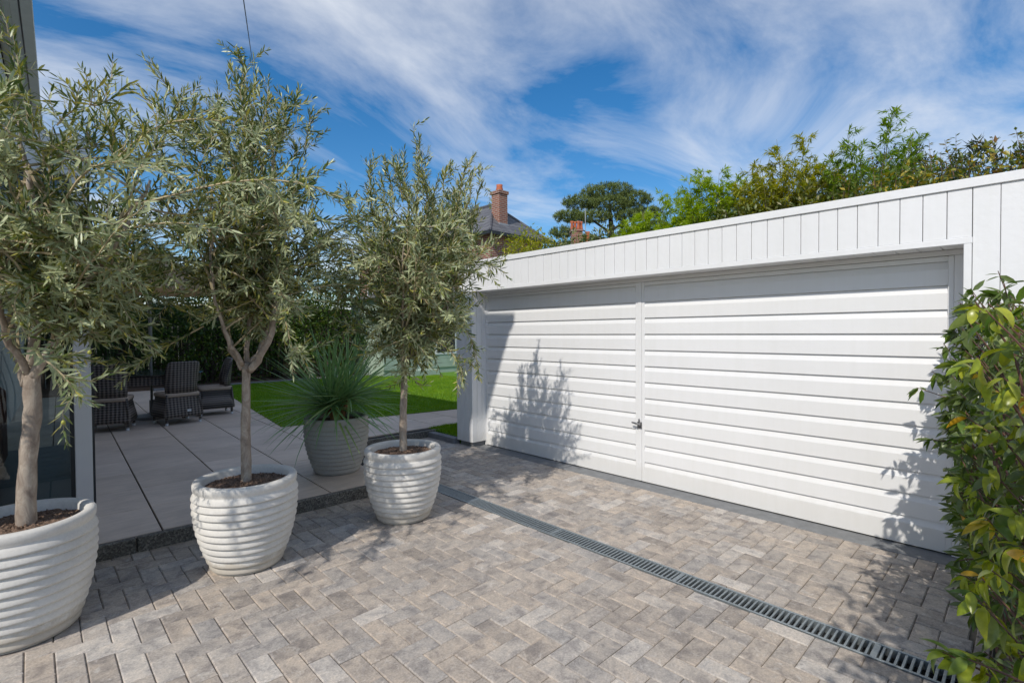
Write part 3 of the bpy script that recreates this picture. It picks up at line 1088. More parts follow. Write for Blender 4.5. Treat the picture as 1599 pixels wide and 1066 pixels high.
def pot_profile(H=0.572, RB=0.205, RT=0.300, ribs=11):
    prof = [(0.0, 0.004), (RB - 0.012, 0.0), (RB, 0.008)]
    z0, z1 = 0.012, H - 0.062
    SMP = (0.0, 0.025, 0.06, 0.11, 0.17, 0.28, 0.42, 0.56, 0.70, 0.82, 0.91, 0.97)
    for i in range(ribs):
        for ph in SMP:
            t = (i + ph) / ribs
            z = z0 + (z1 - z0) * t
            env = RB + (RT + 0.004 - RB) * (math.sin(t * math.pi * 0.5) ** 0.92) + 0.010 * math.sin(math.pi * t)
            # lapped bands: rounded lower lip over a sharp groove, face easing back upwards
            sh = min(1.0, ph / 0.17) ** 0.5 * (1.0 - 0.95 * max(0.0, (ph - 0.17) / 0.83) ** 1.7)
            prof.append((env + 0.0165 * (sh - 0.6), z))
    prof += [(RT - 0.006, H - 0.058), (RT + 0.004, H - 0.045), (RT + 0.006, H - 0.015), (RT - 0.002, H - 0.002), (RT - 0.018, H),
             (RT - 0.038, H - 0.003), (RT - 0.048, H - 0.016), (RT - 0.052, H - 0.10)]
    return prof


def soil_disc(r, z, seed):
    rg = np.random.default_rng(seed)
    m = MB()
    rings, seg = 16, 56
    vs = [(0, 0, z + 0.02)]
    for i in range(1, rings + 1):
        for j in range(seg):
            t = 2 * math.pi * j / seg + rg.uniform(-0.03, 0.03)
            rr = r * i / rings
            vs.append((rr * math.cos(t), rr * math.sin(t), z + 0.02 * (1 - (i / rings) ** 2) + rg.normal(0, 0.0055)))
    fs = [(0, 1 + j, 1 + (j + 1) % seg) for j in range(seg)]
    for i in range(rings - 1):
        for j in range(seg):
            a, b = 1 + i * seg + j, 1 + i * seg + (j + 1) % seg
            fs.append((a, a + seg, b + seg, b))
    m.add(vs, fs)
    for i in range(900):
        a, q = rg.uniform(0, 6.28), r * 0.97 * math.sqrt(rg.uniform())
        s = rg.uniform(0.003, 0.010)
        c = Vector((q * math.cos(a), q * math.sin(a), z + 0.02 * (1 - (q / r) ** 2) + s * 0.4))
        e = [Vector(rg.normal(size=3)).normalized() * s * rg.uniform(0.5, 1.3) for _ in range(4)]
        m.add([tuple(c + k_) for k_ in e], [(0, 1, 2), (0, 2, 3), (0, 3, 1), (1, 3, 2)])
    return m


def pot(loc, mat, label, seed, **kw):
    t = thing('plant_pot', label, 'plant pot', loc, seed * 0.7, group='ribbed pots by the patio edge')
    H = kw.get('H', 0.572)
    RT = kw.get('RT', 0.300)
    ph = seed * 1.3
    MB().lathe(pot_profile(**kw), n=80, wob=lambda a, z: 0.0014 * math.sin(2 * a + ph + 11 * z) * min(1, z * 8) * (1 if z < H - 0.07 else 0)).build('bowl', mat, t, True)
    soil_disc(RT - 0.048, H - 0.055, seed).build('soil', 'soil', t)
    return t


T1, T2, T3, T4 = (-0.055, 3.55), (1.01, 3.57), (2.185, 3.565), (2.245, 4.92)
pot((*T1, 0.0), 'pot_white', 'largest white ribbed pot at the picture edge below the glazed corner, holding an olive tree', 1, H=0.585, RB=0.225, RT=0.300)
pot((*T2, 0.0), 'pot_white', 'white ribbed pot standing between the other two white pots, olive tree in it', 2)
pot((*T3, 0.0), 'pot_white', 'white ribbed pot beside the drain grate and nearest the garage door', 3)
pot((*T4, ZP), 'pot_grey', 'darker grey ribbed pot on the patio, holding the spiky yucca', 4, RB=0.215, RT=0.305, H=0.56)

# ------------------------------------------------------------------ olive trees


def smooth_path(pts, n):
    """Catmull-Rom through the points"""
    P = [np.array(p, float) for p in pts]
    P = [2 * P[0] - P[1]] + P + [2 * P[-1] - P[-2]]
    out = []
    seg = len(P) - 3
    for i in range(n):
        u = i / (n - 1) * seg
        k_ = min(int(u), seg - 1)
        t = u - k_
        a, b, c, d = P[k_:k_ + 4]
        out.append(0.5 * ((2 * b) + (-a + c) * t + (2 * a - 5 * b + 4 * c - d) * t * t + (-a + 3 * b - 3 * c + d) * t ** 3))
    return out


RV = np.array([RIGHT.x, RIGHT.y, 0.0]); RV /= np.linalg.norm(RV)
FV = np.array([FWD.x, FWD.y, 0.0]); FV /= np.linalg.norm(FV)


def olive(base, label, trunk, limbs, crown, seed, n_sec=95, n_shoot=16, r0=0.052, droops=(), taper=0.45, n_arch=10, shoot=1.0):
    """trunk and limb points are (across, away, height) about the tree's foot, as seen from the drive"""
    rg = np.random.default_rng(seed)
    t = thing('olive_tree', label, 'olive tree', (base[0], base[1], 0.0), 0.0, group='potted olive trees')

    def W(p):
        return RV * p[0] + FV * p[1] + np.array([0, 0, p[2]])

    wood = MB()
    tp = smooth_path([W(p) for p in trunk], 16)
    tr = [r0 * (1.15 if i == 0 else 1.0) * (1 - 0.25 * i / 15) * (1 + 0.05 * math.sin(i * 2.1 + seed)) for i in range(16)]
    wood.tube(tp, tr, 14)
    from mathutils import noise as mnoise
    for q in range(len(wood.v)):
        p = Vector(wood.v[q])
        ax = Vector(tp[min(q // 14, 15)])
        rad_ = p - ax
        kn = mnoise.noise(Vector((p.x * 16 + seed, p.y * 16, p.z * 7))) * 0.16 + max(0.0, mnoise.noise(Vector((p.x * 9, p.y * 9 + seed, p.z * 11))) - 0.25) * 0.45
        wood.v[q] = tuple(ax + rad_ * (1.0 + kn))
    wood.build('trunk', 'olive_bark', t, True)
    limb_paths = []
    for pts, ra, rb in limbs:
        lp = smooth_path([W(p) for p in pts], 18)
        for i in range(2, 18):
            lp[i] = lp[i] + rg.normal(0, 0.006, 3)
        limb_paths.append((lp, ra, rb))
        MB().tube(lp, [ra + (rb - ra) * i / 17 for i in range(18)], 9).build('limb', 'olive_bark', t, True)
    cen = W(crown[0])
    cr, cz = crown[1], crown[2]
    tw = MB()
    LB, LD, LU, LL = [], [], [], []
    fruit = []

    def leafy(path, frm, spacing, lmin, lmax):
        """opposite pairs of leaves along a path"""
        P = np.array(path)
        seg = np.linalg.norm(P[1:] - P[:-1], axis=1)
        cum = np.concatenate([[0], np.cumsum(seg)])
        s = frm * cum[-1]
        side = 0
        while s < cum[-1]:
            i = min(np.searchsorted(cum, s) - 1, len(seg) - 1)
            i = max(i, 0)
            u = (s - cum[i]) / max(seg[i], 1e-6)
            p = P[i] + (P[i + 1] - P[i]) * u
            d = (P[i + 1] - P[i]) / max(seg[i], 1e-6)
            ref = np.array([0, 0, 1.0]) if abs(d[2]) < 0.85 else np.array([1.0, 0, 0])
            a = np.cross(d, ref); a /= np.linalg.norm(a)
            b = np.cross(d, a)
            ang = side * math.pi / 2 + rg.normal(0, 0.35)
            o_ = a * math.cos(ang) + b * math.sin(ang)
            fr_ = s / cum[-1]
            for sg_ in (1, -1):
                if rg.uniform() < 0.08:
                    continue
                open_ = rg.uniform(0.65, 1.15) * (1.0 - 0.45 * fr_)
                ld = d * math.cos(open_) + o_ * sg_ * math.sin(open_) + rg.normal(0, 0.13, 3)
                nrm = d * 0.8 - o_ * sg_ * 0.4 + np.array([0, 0, 0.5]) + rg.normal(0, 0.35, 3)
                LB.append(p); LD.append(ld); LU.append(nrm)
                LL.append(rg.uniform(lmin, lmax) * (0.65 + 0.35 * min(1, (1.05 - fr_) * 3)))
            if rg.uniform() < 0.03:
                fruit.append(p + rg.normal(0, 0.012, 3) + np.array([0, 0, -0.012]))
            side += 1
            s += spacing * rg.uniform(0.75, 1.3)
        # end pair
        LB.append(P[-1]); LD.append(P[-1] - P[-2]); LU.append(rg.normal(size=3)); LL.append(lmin * 0.8)

    def grow(p0, p1, r, bow, n=7):
        p0, p1 = np.array(p0), np.array(p1)
        mid = (p0 + p1) / 2 + np.array([0, 0, bow]) + rg.normal(0, 0.03, 3)
        q = smooth_path([p0, mid, p1], n)
        return [x_ + rg.normal(0, 0.004, 3) for x_ in q]

    for k_ in range(n_sec):
        lp, ra, rb = limb_paths[rg.integers(len(limb_paths))]
        i = int(rg.triangular(3, 13, 17.99))
        p0 = lp[i]
        for _ in range(30):
            dvec = rg.normal(size=3)
            dvec /= np.linalg.norm(dvec)
            rad = rg.uniform(0.45, 1.0) ** 0.6
            # uneven outline
            lob = 1.0 + 0.14 * math.sin(3.1 * math.atan2(dvec[1], dvec[0]) + seed * 2.2 + 2.3 * dvec[2]) + rg.normal(0, 0.06)
            low = 1.0 - taper * max(0.0, -dvec[2])
            p1 = cen + dvec * np.array([cr * low, cr * low, cz]) * rad * lob
            ln = np.linalg.norm(p1 - p0)
            if 0.16 < ln < 0.85:
                break
        if ln > 1.0:
            p1 = p0 + (p1 - p0) * (0.85 / ln)
        bow = 0.10 * rg.uniform(-0.2, 1.0) * ln if p1[2] < cen[2] + 0.3 * cz else 0.02
        path = grow(p0, p1, 0.006, bow, 8)
        tw.tube(path, [0.0075 - 0.0055 * j / 7 for j in range(8)], 4, False)
        leafy(path, 0.45, 0.024, 0.052, 0.082)
        ax = (path[-1] - path[0]) / max(ln, 1e-6)
        for m_ in range(int(rg.integers(6, 10))):
            u = rg.uniform(0.25, 1.0)
            j = min(int(u * 7), 6)
            q0 = path[j] + (path[j + 1] - path[j]) * (u * 7 - j)
            td = ax * rg.uniform(0.4, 1.0) + rg.normal(0, 0.55, 3) + np.array([0, 0, 0.22])
            td /= np.linalg.norm(td)
            tl = rg.uniform(0.11, 0.27)
            sub = grow(q0, q0 + td * tl, 0.002, rg.uniform(-0.025, 0.035), 5)
            tw.tube(sub, [0.0026, 0.0022, 0.0018, 0.0014, 0.001], 3, False)
            leafy(sub, 0.08, 0.0235, 0.042, 0.082)
    # long upright shoots on top
    for k_ in range(n_shoot):
        a = rg.uniform(0, 2 * math.pi)
        rr = cr * 0.72 * math.sqrt(rg.uniform())
        zb = cen[2] + cz * rg.uniform(0.35, 0.72)
        p0 = np.array([cen[0] + rr * math.cos(a), cen[1] + rr * math.sin(a), zb])
        ln = rg.uniform(0.30, 0.52) * (1.25 - 0.6 * rr / cr) * shoot
        p1 = p0 + np.array([math.cos(a) * 0.10 + rg.normal(0, 0.06), math.sin(a) * 0.10 + rg.normal(0, 0.06), ln])
        path = grow(p0, p1, 0.004, 0.0, 8)
        tw.tube(path, [0.0045 - 0.003 * j / 7 for j in range(8)], 4, False)
        leafy(path, 0.02, 0.0155, 0.048, 0.074)
        for m_ in range(5):
            u = rg.uniform(0.1, 0.85)
            j = min(int(u * 7), 6)
            td = np.array([rg.normal(0, 0.5), rg.normal(0, 0.5), 0.9]); td /= np.linalg.norm(td)
            sub = grow(path[j], path[j] + td * rg.uniform(0.10, 0.2), 0.002, 0.0, 5)
            tw.tube(sub, [0.0022, 0.002, 0.0016, 0.0013, 0.001], 3, False)
            leafy(sub, 0.08, 0.018, 0.04, 0.06)
    # single arching sprays reaching out of the crown
    arcs = [[W(p) for p in pts] for pts in droops]
    for k_ in range(n_arch):
        lp, ra, rb = limb_paths[rg.integers(len(limb_paths))]
        q0 = lp[int(rg.integers(8, 17))]
        out = q0 - cen
        out[2] = 0
        out = out / max(np.linalg.norm(out), 1e-6) + np.array([*rg.normal(0, 0.8, 2), 0])
        out = out / np.linalg.norm(out)
        rch = cr * rg.uniform(0.75, 1.12)
        arcs.append([q0, q0 + out * rch * 0.5 + np.array([0, 0, 0.10]), q0 + out * rch * 0.85 + np.array([0, 0, 0.09]), q0 + out * rch * 1.1 + np.array([0, 0, 0.0])])
    for pts in arcs:
        path = smooth_path(pts, 10)
        tw.tube(path, [0.006 - 0.0044 * j / 9 for j in range(10)], 4, False)
        leafy(path, 0.15, 0.018, 0.05, 0.08)
        for m_ in range(8):
            u = rg.uniform(0.3, 0.98)
            j = min(int(u * 9), 8)
            td = (path[min(j + 1, 9)] - path[j]); td /= np.linalg.norm(td)
            td = td * 0.8 + rg.normal(0, 0.5, 3); td /= np.linalg.norm(td)
            sub = grow(path[j], path[j] + td * rg.uniform(0.10, 0.22), 0.002, 0.0, 5)
            tw.tube(sub, [0.0022, 0.002, 0.0016, 0.0013, 0.001], 3, False)
            leafy(sub, 0.08, 0.019, 0.042, 0.066)
    tw.build('twigs', 'olive_twig', t)
    LBa, LDa, LUa, LLa = np.array(LB), np.array(LD), np.array(LU), np.array(LL)
    V, F = leaves_arrays(LBa, LDa, LUa, LLa, LLa * rg.uniform(0.16, 0.21, len(LLa)), 0.16, rg.uniform(-0.06, 0.16, (len(LLa), 1)), True)
    mesh_np('crown', V, F, 'olive_leaf', t)
    if fruit:
        fm = MB()
        for p in fruit:
            r_ = rg.uniform(0.0055, 0.0085)
            fm.lathe([(0.0005, -1.25 * r_), (0.75 * r_, -0.75 * r_), (r_, 0), (0.75 * r_, 0.75 * r_), (0.0005, 1.25 * r_)], tuple(p), 6)
        fm.build('olives', 'olive_fruit', t, True)['kind'] = 'stuff'
    return len(LLa)


n1 = olive(T1, 'olive tree at the picture edge before the glazed corner, partly in house shade',
           [(0.035, 0, 0.45), (0.045, 0, 0.72), (0.065, 0, 0.95), (0.08, 0, 1.10), (0.09, 0, 1.33)],
           [([(0.07, 0, 1.26), (0.09, 0.03, 1.55), (0.13, 0.05, 1.80), (0.10, 0.02, 2.20), (0.07, 0.0, 2.38), (0.05, 0.0, 2.58)], 0.026, 0.007),
            ([(0.085, 0, 1.28), (0.17, -0.03, 1.38), (0.32, -0.06, 1.58), (0.48, -0.08, 1.80), (0.62, -0.08, 2.02), (0.74, -0.06, 2.25)], 0.024, 0.006),
            ([(0.055, 0, 1.25), (-0.02, 0.05, 1.36), (-0.12, 0.10, 1.60), (-0.22, 0.12, 1.95), (-0.26, 0.12, 2.3)], 0.022, 0.006),
            ([(0.07, 0.02, 1.30), (0.10, 0.14, 1.50), (0.22, 0.30, 1.85), (0.28, 0.36, 2.2)], 0.018, 0.005),
            ([(0.08, -0.01, 1.30), (0.12, -0.16, 1.52), (0.20, -0.30, 1.85), (0.26, -0.32, 2.15)], 0.018, 0.005)],
           ((0.40, -0.05, 2.02), 0.93, 0.62), 11, n_sec=88, n_shoot=14, n_arch=24, shoot=0.5, taper=0.78, r0=0.042,
           droops=[[(0.40, -0.2, 2.05), (0.70, -0.35, 2.22), (0.98, -0.42, 2.20), (1.20, -0.45, 2.12)],
                   [(0.40, -0.1, 1.82), (0.72, -0.2, 1.98), (1.02, -0.25, 2.0), (1.2, -0.28, 1.95)],
                   [(0.30, -0.2, 1.45), (0.45, -0.35, 1.42), (0.60, -0.4, 1.33), (0.70, -0.42, 1.22)],
                   [(0.1, 0.0, 2.55), (0.08, -0.02, 2.80), (0.05, -0.02, 3.0)],
                   [(0.45, 0.0, 2.3), (0.75, -0.05, 2.50), (1.0, -0.05, 2.55), (1.2, -0.05, 2.50)]])
n2 = olive(T2, 'tall slender olive tree between the other two olives, forking just above its pot',
           [(0, 0, 0.45), (0.0, 0, 0.80), (0.005, 0, 1.05), (0.01, 0, 1.31)],
           [([(0.03, 0, 1.26), (0.10, 0.0, 1.34), (0.18, -0.01, 1.50), (0.22, -0.02, 1.68), (0.25, -0.02, 1.86), (0.225, 0.0, 2.08), (0.21, 0.0, 2.35), (0.19, 0.02, 2.75)], 0.025, 0.007),
            ([(-0.01, 0, 1.27), (-0.07, 0.0, 1.38), (-0.13, 0.02, 1.52), (-0.20, 0.03, 1.75), (-0.24, 0.03, 2.1), (-0.2, 0.02, 2.5)], 0.022, 0.006),
            ([(0.01, 0.01, 1.29), (0.0, 0.04, 1.48), (0.03, 0.05, 1.68), (0.06, 0.06, 1.95), (0.04, 0.08, 2.35), (0.03, 0.06, 2.85)], 0.018, 0.005),
            ([(0.02, 0.02, 1.30), (0.06, 0.16, 1.50), (0.10, 0.28, 1.85), (0.12, 0.3, 2.2)], 0.014, 0.005),
            ([(0.0, -0.02, 1.30), (-0.02, -0.16, 1.50), (-0.04, -0.28, 1.85), (0.0, -0.3, 2.3)], 0.014, 0.005)],
           ((0.04, 0.0, 2.24), 0.62, 0.78), 23, n_sec=96, n_shoot=24, n_arch=12, shoot=0.72, taper=0.6, r0=0.032,
           droops=[[(0.22, -0.1, 1.7), (0.36, -0.2, 1.58), (0.42, -0.25, 1.42), (0.5, -0.28, 1.36)],
                   [(-0.2, -0.1, 1.55), (-0.38, -0.2, 1.42), (-0.5, -0.25, 1.33), (-0.62, -0.25, 1.30)],
                   [(0.25, -0.15, 1.75), (0.40, -0.3, 1.72), (0.50, -0.35, 1.64)],
                   [(0.05, 0.0, 2.75), (0.03, 0.0, 3.0), (0.03, 0.0, 3.28)],
                   [(0.2, 0.0, 2.6), (0.30, 0.0, 2.85), (0.39, 0.0, 3.08)]])
n3 = olive(T3, 'olive tree nearest the garage, its straight trunk rising from the pot by the drain',
           [(0, 0, 0.45), (0.005, 0, 0.80), (0.015, 0, 1.05), (0.02, 0, 1.30)],
           [([(0.02, 0, 1.24), (0.06, 0.0, 1.42), (0.11, 0.0, 1.65), (0.13, 0.0, 1.9), (0.12, 0.0, 2.2), (0.14, 0, 2.6)], 0.025, 0.006),
            ([(0.015, 0, 1.26), (-0.04, 0.03, 1.45), (-0.10, 0.04, 1.75), (-0.14, 0.05, 2.1), (-0.12, 0.04, 2.45)], 0.022, 0.006),
            ([(0.02, 0.02, 1.27), (0.05, 0.16, 1.50), (0.12, 0.30, 1.85), (0.14, 0.32, 2.2)], 0.015, 0.005),
            ([(0.02, -0.02, 1.27), (0.05, -0.18, 1.48), (0.08, -0.32, 1.80), (0.1, -0.34, 2.15)], 0.015, 0.005),
            ([(0.03, 0.0, 1.27), (0.18, 0.02, 1.42), (0.34, 0.02, 1.62), (0.42, 0.02, 1.9)], 0.016, 0.005)],
           ((0.14, 0.0, 1.93), 0.70, 0.80), 37, n_sec=124, n_shoot=22, n_arch=10, shoot=0.85, r0=0.031,
           droops=[[(0.3, -0.05, 1.6), (0.50, -0.1, 1.55), (0.60, -0.1, 1.38), (0.62, -0.1, 1.22)],
                   [(0.25, -0.1, 1.45), (0.42, -0.15, 1.35), (0.50, -0.15, 1.20), (0.52, -0.15, 1.08)],
                   [(0.13, 0.0, 2.5), (0.15, 0.0, 2.8), (0.16, 0.0, 3.08)],
                   [(-0.2, 0.0, 2.35), (-0.24, 0.0, 2.65), (-0.24, 0.0, 2.92)],
                   [(0.45, 0.0, 2.2), (0.58, 0.0, 2.45), (0.66, 0.0, 2.72)],
                   [(0.4, -0.1, 2.0), (0.62, -0.15, 2.05), (0.78, -0.18, 2.02)]])

# ------------------------------------------------------------------ yucca in the grey pot
yu = thing('yucca', 'spiky blue green yucca with a mop of narrow leaves in the grey pot', 'yucca', (*T4, ZP + 0.5))


def strap_mesh(name, ln, w, bend, mat, seg=6):
    m = MB()
    vs, fs = [], []
    a = 0.0
    x = z = 0.0
    for i in range(seg + 1):
        u = i / seg
        ww = w * (0.75 + 0.5 * u) if u < 0.3 else w * 0.9 * (1 - ((u - 0.3) / 0.7) ** 1.7) + 0.0004
        vs += [(x, -ww / 2, z + ww * 0.25), (x, 0, z), (x, ww / 2, z + ww * 0.25)]
        a -= bend / seg * (0.4 + 1.2 * u)
        x += ln / seg * math.cos(a)
        z += ln / seg * math.sin(a)
    for i in range(seg):
        o_ = 3 * i
        fs += [(o_, o_ + 3, o_ + 4, o_ + 1), (o_ + 1, o_ + 4, o_ + 5, o_ + 2)]
    m.add(vs, fs)
    me = bpy.data.meshes.new(name)
    me.from_pydata(m.v, [], m.f)
    me.update()
    me.polygons.foreach_set('use_smooth', [True] * len(me.polygons))
    me.materials.append(MATS[mat])
    return me


yv = [strap_mesh('leaf', 0.82, 0.023, b, 'yucca_leaf') for b in (0.03, 0.10, 0.2, 0.5)]
n_leaf = 0
for head, cnt, sc in (((-0.06, 0.0, 0.17), 185, 1.0), ((0.10, 0.06, 0.24), 115, 0.92)):
    hp = RV * head[0] + FV * head[1] + np.array([0, 0, head[2]])
    for i in range(cnt):
        u = (i + 0.5) / cnt
        el = math.asin(1 - 1.36 * u)       # from straight up to well below level
        az = i * 2.399963 + random.uniform(-0.15, 0.15)
        bend = 0 if el > 0.7 else (1 if el > 0.2 else (2 if el > -0.1 else 3))
        o = obj('leaf', yv[bend], None, yu)
        o.location = Vector(hp) + Vector((math.cos(az) * math.cos(el), math.sin(az) * math.cos(el), math.sin(el))) * 0.02
        o.rotation_euler = (random.uniform(-0.4, 0.4), -el + random.uniform(-0.08, 0.08), az)
        s_ = sc * random.uniform(0.82, 1.12)
        o.scale = (s_, 1.0, s_)
dr_ = MB()
for i in range(170):
    a = random.uniform(0, 6.28)
    e = random.uniform(-1.3, -0.1)
    c = Vector(RV * -0.06) + Vector((0, 0, 0.14))
    d = Vector((math.cos(a) * math.cos(e), math.sin(a) * math.cos(e), math.sin(e)))
    dr_.tube([c + d * 0.01, c + d * random.uniform(0.07, 0.12)], [0.004, 0.001], 3, False)
dr_.build('dry_skirt', 'dry_leaf_base', yu)
MB().tube([(0, 0, -0.04), tuple(RV * -0.05 + np.array([0, 0, 0.16]))], [0.05, 0.04], 10).build('stem', 'dry_leaf_base', yu)
MB().tube([(0.01, 0, -0.04), tuple(RV * 0.09 + FV * 0.06 + np.array([0, 0, 0.23]))], [0.04, 0.035], 10).build('stem', 'dry_leaf_base', yu)

# ------------------------------------------------------------------ laurel hedge beside the camera, right
def leaf_mesh(name, ln, w, mat, bend=0.5):
    m = MB()
    vs, fs = [], []
    seg = 6
    a = 0.15
    x = z = 0.0
    for i in range(seg + 1):
        u = i / seg
        ww = w * max(0.02, math.sin(math.pi * min(1, u ** 0.85)) ** 0.85)
        vs += [(x, -ww / 2, z + ww * 0.20), (x, 0, z), (x, ww / 2, z + ww * 0.20)]
        a -= bend / seg
        x += ln / seg * math.cos(a)
        z += ln / seg * math.sin(a)
    for i in range(seg):
        o_ = 3 * i
        fs += [(o_, o_ + 3, o_ + 4, o_ + 1), (o_ + 1, o_ + 4, o_ + 5, o_ + 2)]
    m.add(vs, fs)
    me = bpy.data.meshes.new(name)
    me.from_pydata(m.v, [], m.f)
    me.update()
    me.polygons.foreach_set('use_smooth', [True] * len(me.polygons))
    me.materials.append(MATS[mat])
    return me


hl = {k_: [leaf_mesh('leaf', ln, w, k_, b) for ln, w, b in ((0.085, 0.028, 0.9), (0.10, 0.033, 1.3), (0.07, 0.026, 0.5), (0.095, 0.030, 1.8))]
      for k_ in ('laurel_leaf_green', 'laurel_leaf_lime', 'laurel_leaf_yellow')}
hg = thing('evergreen_hedge', 'glossy green hedge with yellowing drooping leaves crowding the paving edge', 'hedge')
stems = MB()
cand = []        # base, direction, near-ness
rgh = np.random.default_rng(91)


def spray(path, n_leaf, spread=1.0):
    P = [np.array(p, float) for p in path]
    Q = smooth_path(P, 9)
    stems.tube(Q, [0.0048 - 0.003 * j / 8 for j in range(9)], 5, False)
    for i in range(n_leaf):
        u = rgh.uniform(0.12, 1.0)
        if i < 5:
            u = rgh.uniform(0.9, 1.0)
        j = min(int(u * 8), 7)
        p = Q[j] + (Q[j + 1] - Q[j]) * (u * 8 - j)
        ax = (Q[j + 1] - Q[j]); ax /= np.linalg.norm(ax)
        d = ax * rgh.uniform(0.1, 0.9) + rgh.normal(0, 0.6, 3) * spread + np.array([0, 0, -0.75])
        cand.append((p, d / np.linalg.norm(d), u))


# body of the hedge: stems rise from the bed and lean over the paving
for i in range(330):
    x0 = 4.02 - 2.1 * rgh.uniform() ** 1.9
    z1 = rgh.uniform(0.12, 1.45 + 0.07 * x0)
    hk = 0.094 - 0.030 * max(0.0, (0.75 - z1)) - 0.045 * max(0.0, (z1 - 1.35))
    ky = hk - abs(rgh.normal(0, 0.045))
    top = (x0 + rgh.normal(0, 0.05), ky * x0 * (0.72 + 0.28 * (x0 - 1.9) / 2.1), z1)
    start = (x0 + rgh.normal(0, 0.10), top[1] - rgh.uniform(0.12, 0.30), max(0.02, z1 - rgh.uniform(0.25, 0.55)))
    mid = tuple((a + b) / 2 + c for a, b, c in zip(start, top, (0, -0.03, 0.04)))
    spray([start, mid, top], int(rgh.integers(12, 20)))
# sprays that show singly against the white door and the paving
for pts in ([(3.85, 0.0, 1.20), (3.95, 0.14, 1.50), (4.02, 0.26, 1.74)], [(3.85, 0.02, 0.95), (3.88, 0.22, 1.18), (3.80, 0.36, 1.42)],
            [(3.75, 0.05, 0.95), (3.75, 0.24, 1.14), (3.70, 0.40, 1.26)], [(3.7, 0.05, 0.80), (3.65, 0.20, 0.98), (3.58, 0.33, 1.06)],
            [(3.7, -0.05, 1.20), (3.66, 0.06, 1.55), (3.62, 0.13, 1.80)], [(3.5, -0.05, 1.2), (3.45, 0.05, 1.45), (3.40, 0.10, 1.72)],
            [(2.55, -0.05, 0.85), (2.50, 0.03, 1.05), (2.46, 0.09, 1.20)], [(2.5, -0.06, 0.8), (2.45, 0.02, 0.92), (2.40, 0.10, 1.00)],
            [(2.3, -0.06, 0.60), (2.22, 0.03, 0.72), (2.15, 0.09, 0.78)], [(1.75, -0.10, 0.55), (1.68, 0.0, 0.66), (1.63, 0.11, 0.70)],
            [(1.72, -0.12, 0.5), (1.62, -0.02, 0.60), (1.56, 0.05, 0.66)], [(3.0, 0.0, 0.5), (2.98, 0.12, 0.62), (2.95, 0.20, 0.62)],
            [(1.70, -0.06, 0.56), (1.66, 0.06, 0.66), (1.62, 0.15, 0.70)], [(3.8, 0.10, 1.0), (3.78, 0.32, 1.10), (3.74, 0.47, 1.16)], [(3.75, 0.1, 0.75), (3.70, 0.28, 0.86), (3.66, 0.40, 0.88)],
            [(3.2, 0.0, 0.35), (3.18, 0.16, 0.42), (3.15, 0.25, 0.40)]):
    spray(pts, 13, 0.9)
# the part of the hedge behind the camera, which throws the dappled shade
for i in range(250):
    x0 = rgh.uniform(-0.4, 1.6)
    y0 = rgh.uniform(-1.0, -0.18)
    z1 = rgh.uniform(1.2, 2.45 + 0.25 * math.sin(4 * x0 + 5 * y0))
    top = (x0 + rgh.normal(0, 0.12), min(y0 + rgh.uniform(-0.05, 0.15), -0.16), z1)
    start = (x0, y0 - 0.06, z1 - rgh.uniform(0.4, 0.7))
    mid = tuple((a + b) / 2 for a, b in zip(start, top))
    spray([start, mid, top], 20)
for i in range(16):
    x0, y0 = rgh.uniform(-1.2, 4.0), rgh.uniform(-0.6, -0.3)
    stems.tube(smooth_path([(x0, y0, -0.03), (x0 + rgh.normal(0, 0.05), y0 + 0.05, 0.6), (x0 + rgh.normal(0, 0.1), y0 + 0.1, 1.25)], 8), [0.016 - 0.0014 * j for j in range(8)], 6)
stems.build('stems', 'red_stem', hg)
vis = []
for idx, (p, d, u) in enumerate(cand):
    q = px_of(p + d * 0.05)
    if q and -20 < q[0] < 1640 and 380 < q[1] < 1100:
        y_off = p[1] - (0.045 * p[0])
        vis.append((q[2] - 0.9 * max(-0.15, y_off) * 3, idx))
vis.sort()
front = {i for _, i in vis[:300]}
B_, D_, U_, L_, = [], [], [], []
for idx, (p, d, u) in enumerate(cand):
    if idx in front:
        r_ = rgh.uniform()
        near = px_of(p)[2] < 2.1
        key = 'laurel_leaf_yellow' if r_ < 0.045 else ('laurel_leaf_lime' if r_ < (0.70 if near else 0.46) else 'laurel_leaf_green')
        o = obj('leaf', hl[key][int(rgh.integers(4))], None, hg)
        o.location = p
        az = math.atan2(d[1], d[0])
        el = math.asin(max(-1, min(1, d[2])))
        o.rotation_euler = (rgh.normal(0, 0.5), -el + 0.15, az)
        s_ = rgh.uniform(0.55, 1.12)
        o.scale = (s_, s_ * rgh.uniform(0.8, 1.1), s_)
    else:
        B_.append(p); D_.append(d); U_.append(np.array([0, 0, 1.0]) + rgh.normal(0, 0.5, 3)); L_.append(rgh.uniform(0.05, 0.095))
L_ = np.array(L_)
V, F = leaves_arrays(np.array(B_), np.array(D_), np.array(U_), L_, L_ * 0.36, 0.2, 0.30, True)
o = mesh_np('foliage', V, F, 'laurel_leaf_mass', hg)
o['kind'] = 'stuff'
bed = MB().box((-2.4, -1.6, -0.045), (4.08, 0.095, -0.02)).build('planting_bed', 'soil')
tag(bed, 'dark soil bed under the glossy hedge', 'bed', kind='structure')
ed = MB().box((2.0, 0.097, -0.04), (4.08, 0.118, 0.03), 0.003).build('bed_edging', 'planter_black')
tag(ed, 'thin black edging strip between paving and hedge bed', 'edging')

